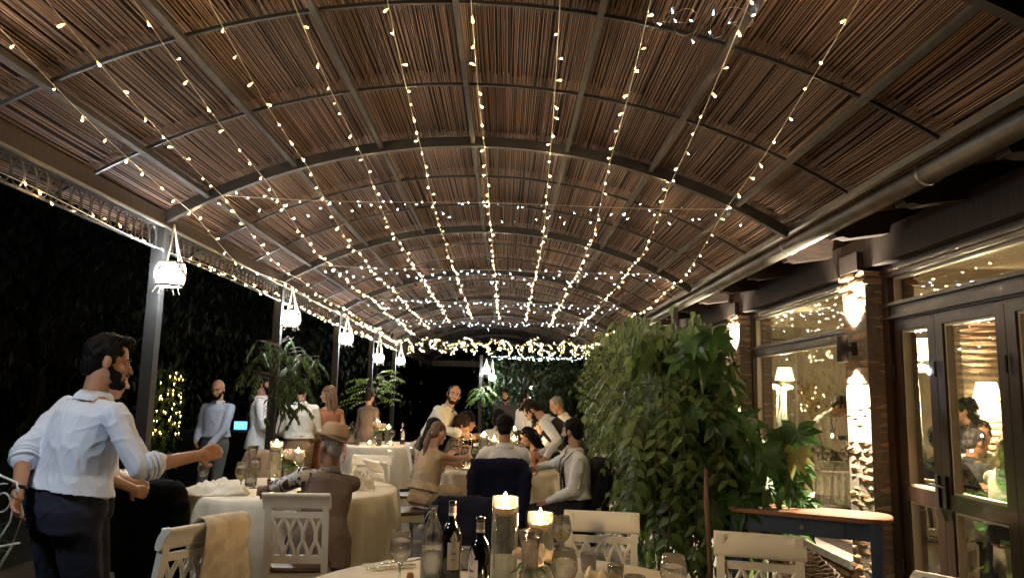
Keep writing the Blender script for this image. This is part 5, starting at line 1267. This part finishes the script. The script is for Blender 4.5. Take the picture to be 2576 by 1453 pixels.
for k_ in range(34):
    u = k_/33; z = .06+.60*u; R_ = .27*(1-.15*(2*u-.6)**2) if u < .55 else .262*(1-((u-.55)/.45)**1.5*.9)
    for rep in range(2): ph = r.uniform(0, 6); q.tube([(R_*(1+.035*math.sin(a*11+ph+k_*PI))*math.cos(a), R_*(1+.035*math.sin(a*11+ph+k_*PI))*math.sin(a), z+.008*math.sin(a*5+ph)) for a in [2*PI*s/44 for s in range(45)]], .007, 5, False)
q.build('woven_body', M_WICK, t, True); q = MB()
for s in range(22):
    a = s*2*PI/22; q.tube([(.26*math.cos(a), .26*math.sin(a), .02), (.275*math.cos(a), .275*math.sin(a), .3), (.25*math.cos(a), .25*math.sin(a), .42), (.03*math.cos(a), .03*math.sin(a), .665)], .006, 4, False)
q.build('ribs', M_WICK, t)
t = thing('wire_plant_stand', 'white wrought wire plant stand with heart scrolls at the left edge', 'plant stand', (-2.34, 3.55, 0), rad(-10)); q = MB()
def sp(cx, cz, r0, r1, a0, a1, n=26): return [(cx+(r0+(r1-r0)*i/n)*math.cos(a0+(a1-a0)*i/n), 0, cz+(r0+(r1-r0)*i/n)*math.sin(a0+(a1-a0)*i/n)) for i in range(n+1)]
q.tube([(-.17, 0, .80), (-.19, 0, .98), (-.14, 0, 1.12), (0, 0, 1.165), (.14, 0, 1.12), (.19, 0, .98), (.15, 0, .84), (.06, 0, .68)], .006, 6); q.tube([(-.15, 0, .84), (-.06, 0, .68)], .006, 6)
for s in (-1, 1):
    q.tube([(p[0]*s, 0, p[2]) for p in sp(.075, 1.04, .075, .025, rad(75), rad(75+430))], .0045, 6); q.tube([(s*.145, 0, 1.09), (s*.13, 0, .95), (s*.05, 0, .82), (s*.0, 0, .72)], .0045, 6)
q.tube([(-.2, 0, .80), (.0, 0, .82), (.19, 0, .86)], .006, 6); q.build('scroll_back', M_WHITEM, t, True)
for sx, sy in ((-.12, -.12), (.12, -.12), (-.12, .12), (.12, .12)): q = MB(); q.tube([(sx, sy, 0), (sx*.9, sy*.9, .4), (sx*.6, sy*.6, .66)], .006, 6); q.build('leg', M_WHITEM, t, True)
q = MB()
for R_, z in ((.15, .66), (.10, .60), (.15, .55)): q.tube([(R_*math.cos(a), R_*math.sin(a), z) for a in [2*PI*i/24 for i in range(25)]], .006, 6, False)
q.build('pot_ring', M_WHITEM, t, True)
t = thing('potted_plant', 'small green plant in a pot on the white wire stand', 'potted plant', (-2.40, 3.58, .60)); q = MB(); q.lathe([(.001, 0), (.07, 0), (.10, .16), (.09, .16), (.065, .01), (.001, .01)], (0, 0, 0), 20); q.build('pot', mat('clay_pot', (.2, .1, .06), .9), t, True); q = MB()
for i in range(120): a = r.uniform(0, 6.28); e = r.uniform(.2, 1.4); leaf(q, V(.03*math.cos(a), .03*math.sin(a), .15+r.uniform(0, .12)), V(math.cos(a)*math.cos(e), math.sin(a)*math.cos(e), math.sin(e)), V(0, 0, 1), r.uniform(.07, .13), .035, r)
q.build('leaves', M_FATS, t)
# bar table with a lit laptop behind
t = thing('bar_table', 'small dark cloth-covered table in the garden behind the guests', 'table', (-4.1, 11.3, 0)); cloth_top(rrect(1.3, .6, .05), .98, .9, 4).build('black_cloth', M_BLACK, t, True); q = MB()
for sx in (-.5, .5): q.box((sx, 0, .48), (.05, .4, .96))
q.build('trestle', M_IRON, t)
t = thing('laptop', 'laptop glowing blue on the dark garden table', 'laptop', (-3.86, 11.2, .985), rad(8)); t.scale = (.62, .62, .62); q = MB(); q.box((0, .0, .01), (.32, .22, .018)); q.build('keyboard_base', M_IRON, t); q = MB(); q.box((0, .11, .125), (.32, .012, .21)); s_ = q.build('screen_lid', M_IRON, t); q = MB(); q.box((0, .1, .125), (.29, .006, .18)); q.build('display', E_SCREEN, s_)
# ---------------------------------------------------------------- guests and waiters
def R(a): return rad(a)
person('bearded waiter in a white shirt, hand on hip, with arm stretched out at the left', (-2.10, 3.75, 0), R(-34), 1.82, bulk=1.27, lean=8, side=3, twist=-2, head=(-24, 5, 0), lh=(-2.20, 3.54, 1.07), rh=(-1.51, 3.80, 1.235), lpole=(-1., -.7, .25), rpole=(.4, -.6, -.8), world_hands=True,
       shirt=mat('cool_lit_cotton', (.66, .71, .82), .85, 0, .05, 5, .35, 16, (1, 1, .5)), sleeve=.62, pants=C_DENIM, sk=SK_A, hair='quiff', hm=H_BLK, beard=H_BLK, vox=.0068, wr=.011, curl=.45, watch=-1)  # white shirt with the bluish cool light put into its colour
person('second man in white, mostly hidden behind the bearded waiter', (-2.335, 4.42, 0), R(-62), 1.74, head=(-12, 12, 0), lh=(-.10, .20, 1.02), rh=(.08, .20, 1.00), shirt=C_WHITE, sleeve=.62, pants=C_TROU, sk=SK_B, hm=H_BRN, vox=.008)
person('bald bearded man in a pale blue shirt standing in the garden', (-3.56, 9.5, 0), R(180-12), 1.70, head=(10, 14, 0), rh=(.14, .20, .98), lh=(-.08, .24, .93), shirt=C_BLUEW, sleeve=1., pants=C_GREYP, sk=SK_A, hair='bald', beard=H_BLK, vox=.010)
person('man with a black beard in a white shirt, left of the second post', (-3.06, 9.6, 0), R(-80), 1.78, head=(-6, 2, 0), lh=(-.12, .28, 1.10), rh=(.12, .30, 1.08), shirt=C_WHITE, sleeve=.62, pants=C_TROU, sk=SK_A, hair='quiff', beard=H_BLK, untuck=.02)
person('man in white shirt and tan trousers seen from behind by the second post', (-2.50, 9.35, 0), R(8), 1.72, head=(0, 14, 0), lh=(-.16, .26, 1.02), rh=(.16, .28, 1.0), shirt=C_IVO, pants=C_TANP, sk=SK_B, belt=C_LEA, hair='short', wr=.012)
person('long-haired woman in a rust dress looking over her shoulder', (-2.24, 9.75, 0), R(20), 1.66, head=(72, 4, 0), fem=True, hair='long', hm=H_BLD, shirt=C_RUST, sleeve=0, dress=C_RUST, sk=SK_B, collar=False, lh=(-.12, .2, .95))
HT, HF = person('man in brown hat and jacket with one floral sleeve at the left table', (-1.22, 5.30, 0), R(24), 1.64, True, lean=20, side=7, twist=6, head=(22, 0, 6), lh=(-1.80, 5.72, .83), rh=(-1.45, 5.85, .80), lpole=(-.4, -.3, -.6), rpole=(.1, -.2, -1), untuck=.12, world_hands=True,
       shirt=C_BROWN, lsl=C_FLW, sleeve=.62, pants=C_TROU, bulk=1.1, sk=SK_C, hair='cropped', hm=H_GRY, vox=.008, curl=.6, wr=.005, thighs=(.13, .42))
Mw, Hc, HR, kk = HF
t = thing('fedora_hat', 'brown felt fedora worn by the man at the left table', 'hat'); q = MB(); Rot = (Mw.to_3x3() @ HR @ Matrix.Rotation(rad(12), 3, 'X')).to_4x4(); t.matrix_world = Matrix.Translation(Mw @ (Hc*kk)) @ Rot @ Matrix.Translation((0, -.015, .062))
q.lathe([(.088, 0), (.096, .0), (.100, .03), (.094, .085), (.075, .118), (.045, .124), (.015, .108), (.001, .106)], (0, 0, 0), 30); q.v = [(x*.93, y*1.12, z+.0) for x, y, z in q.v]; q.build('crown', mat('brown_felt', (.44, .29, .17), .9, 0, .12, 10, .15, 60), t, True)
q = MB(); q.lathe([(.09, .004), (.135, -.012), (.15, -.004), (.148, -.001), (.135, -.007), (.09, .009)], (0, 0, 0), 34); q.v = [(x*.95, y*1.1, z+.035*(abs(x)/.15)**2) for x, y, z in q.v]; q.build('brim', MAT['brown_felt'], t, True)
q = MB(); q.lathe([(.1, .006), (.1035, .03)], (0, 0, 0), 30); q.v = [(x*.93, y*1.12, z) for x, y, z in q.v]; q.build('band', C_BROWN, t, True)
person('smiling man in an ivory shirt leaning over the long table', (-.98, 9.72, 0), R(-100), 1.78, lean=30, twist=-20, head=(-50, -6, 0), lh=(-.42, 9.85, 1.06), rh=(-.50, 9.35, 1.10), world_hands=True, shirt=C_IVO, sleeve=.85, pants=C_BROWN, sk=SK_B, hair='tied', hm=H_BRN, beard=H_BRN, wr=.012)
person('blonde woman with a ponytail in a sleeveless beige top at the long table', (-.80, 7.62, 0), R(-50), 1.66, True, lean=14, head=(4, 10, 0), lh=(-.48, 8.32, .82), rh=(-.30, 8.22, .92), world_hands=True, lpole=(-.3, -.2, -1), rpole=(.4, -.2, -.9), fem=True, shirt=C_BEIGE, sleeve=0, dress=C_BEIGE, sk=SK_B, hair='ponytail', hm=H_BLD, collar=False, vox=.009)
person('woman with long dark hair and floral dress at the long table', (-.92, 8.62, 0), R(-72), 1.66, True, lean=10, head=(-4, 10, 0), lh=(-.50, 8.85, .95), rh=(-.62, 8.5, .9), world_hands=True, fem=True, shirt=C_FLB, sleeve=.2, dress=C_FLB, sk=SK_B, hair='long', hm=H_BLK, collar=False)
person('dark-haired man in a white shirt seen from behind at the long table', (.0, 7.48, 0), R(2), 1.80, True, lean=3, head=(-2, 8, 0), lh=(-.3, 8.3, .80), rh=(.24, 8.3, .80), world_hands=True, shirt=C_WHITE, pants=C_TROU, sk=SK_A, hair='short', vox=.008, wr=.012)
person('bearded man in white shirt and braces sitting sideways at the long table', (.70, 7.28, 0), R(94), 1.76, True, lean=4, twist=4, head=(-38, 2, 0), rh=(.30, 7.95, .83), lh=(.42, 7.16, .62), world_hands=True, shirt=C_WHITE, pants=C_TROU, susp=C_LEA, tie=mat('mauve_tie', (.2, .15, .19), .6), sk=SK_B, beard=H_BLK, hair='short', vox=.008, wr=.012)
person('bearded waiter in waistcoat bending over the long table', (.84, 8.95, 0), R(78), 1.78, lean=48, head=(8, 26, 0), lh=(.46, 8.5, .92), rh=(.42, 9.0, .92), world_hands=True, shirt=C_WHITE, vest=C_TROU, pants=C_TROU, sk=SK_B, hair='quiff', hm=H_BRN, beard=H_BRN)
person('woman with dark hair in a red floral dress at the long table', (.60, 9.12, 0), R(80), 1.62, True, lean=30, head=(20, 16, 0), fem=True, shirt=C_FLR, sleeve=.4, dress=C_FLR, sk=SK_B, hair='long', hm=H_BLK, collar=False, lh=(-.1, .45, .80), rh=(.1, .45, .80))
person('man in white shirt and dark waistcoat in profile at the long table', (.70, 9.9, 0), R(85), 1.76, True, lean=16, head=(6, 6, 0), shirt=C_WHITE, vest=C_NAVY if False else M_NAVY, pants=C_TROU, sk=SK_B, hair='short', lh=(-.15, .45, .80), rh=(.15, .45, .80))
person('shadowed dark-haired guest at the left of the long table', (-.72, 9.7, 0), R(-85), 1.68, True, lean=14, head=(-6, 12, 0), shirt=C_BROWN, pants=C_TROU, sk=SK_A, hair='curly', hm=H_BRN, fem=True, lh=(-.15, .42, .80), rh=(.15, .42, .80))
person('guest with big curly dark hair further along the long table', (-.66, 10.4, 0), R(-85), 1.72, True, lean=12, head=(0, 8, 0), shirt=C_NAVY if False else M_NAVY, pants=C_TROU, sk=SK_A, hair='curly', hm=H_BLK, lh=(-.15, .42, .80), rh=(.15, .42, .80))
person('guest in white seen from behind at the far table', (-.1, 11.8, 0), R(0), 1.74, True, lean=6, shirt=C_IVO, pants=C_TROU, sk=SK_A, hair='curly', hm=H_BLK, vox=.012, lh=(-.2, .45, .82), rh=(.2, .45, .82))
person('dark figure seated on the right of the far table', (.75, 12.9, 0), R(85), 1.7, True, lean=8, shirt=C_TROU, pants=C_TROU, sk=SK_A, hair='short', vox=.012, lh=(-.2, .45, .82), rh=(.2, .45, .82)); chair('chair of the dark figure at the far table', .85, 12.9, 88)
person('man in a dark grey jacket standing at the far end', (.0, 15.2, 0), R(180), 1.72, head=(-10, 4, 0), shirt=C_GREY, pants=C_TROU, sk=SK_B, beard=H_BLK, hair='quiff', vox=.012, lh=(-.1, .25, 1.0), rh=(.1, .25, 1.02))
person('man in a white shirt turned away at the far end', (.34, 14.4, 0), R(-60), 1.64, head=(-20, 6, 0), shirt=C_WHITE, pants=C_TROU, sk=SK_A, hair='cropped', vox=.012)
person('figure in a drab coat standing by the far left table', (-2.34, 13.1, 0), R(-30), 1.62, head=(10, 10, 0), shirt=mat('drab_coat', (.16, .11, .08), .9), pants=C_TROU, sk=SK_A, hair='cropped', hm=H_BRN, vox=.012, untuck=.2)
person('light-haired man in white behind the bending waiter', (1.0, 10.6, 0), R(100), 1.66, lean=26, head=(0, 14, 0), shirt=C_IVO, pants=C_TROU, sk=SK_B, hair='cropped', hm=H_GRY, vox=.012, lh=(-.15, .45, 1.0), rh=(.15, .45, 1.0))
# indoors
person('waiter in a white shirt bending over the table behind the window', (3.86, 9.9, .06), R(-125), 1.78, lean=40, head=(-6, 20, 0), shirt=C_IVO, sleeve=.8, pants=C_BROWN, susp=C_LEA, sk=SK_A, hair='short', vox=.011, lh=(-.12, .55, .95), rh=(.12, .55, .95), wr=.013)
person('grey-haired diner in profile behind the glass door', (4.02, 6.75, .06), R(-80), 1.66, True, lean=12, head=(-14, 8, 0), shirt=C_GREY, pants=C_TROU, sk=SK_A, hair='short', hm=mat('pepper_hair', (.05, .045, .045), .6), vox=.010, lh=(-.15, .45, .80), rh=(.15, .45, .80))
person('diner in white shirt facing away behind the glass door', (4.33, 6.98, .06), R(160), 1.80, True, lean=4, head=(10, 0, 0), shirt=C_IVO, pants=C_TROU, sk=SK_A, hair='short', vox=.011, lh=(-.15, .42, .80), rh=(.15, .42, .80))
person('diner in cream with folded arms at the right of the door pane', (3.74, 5.72, .06), R(-60), 1.66, True, lean=6, head=(20, 6, 0), shirt=C_IVO, sleeve=.45, pants=C_TROU, sk=SK_B, hair='long', hm=H_BLD, fem=True, vox=.011, lh=(.02, .40, .84), rh=(.0, .42, .82))
person('tall dark-haired diner standing behind the glass door', (4.52, 7.38, .06), R(60), 1.58, lean=4, shirt=C_TROU, pants=C_TROU, sk=SK_A, hair='curly', hm=H_BLK, vox=.012)
person('dark-jacketed diner with black hair at the left door pane', (3.54, 6.28, .06), R(-60), 1.72, True, lean=4, head=(0, 6, 0), shirt=M_BLACK, pants=C_TROU, sk=SK_A, hair='short', vox=.011, lh=(-.15, .42, .80), rh=(.15, .42, .80))
person('diner in a pink top low behind the window table', (3.95, 10.9, .06), R(-150), 1.62, True, lean=6, shirt=mat('pink_cotton', (.5, .2, .18), .8), pants=C_TROU, sk=SK_B, hair='short', hm=H_BRN, vox=.012, fem=True, lh=(-.15, .42, .80), rh=(.15, .42, .80))
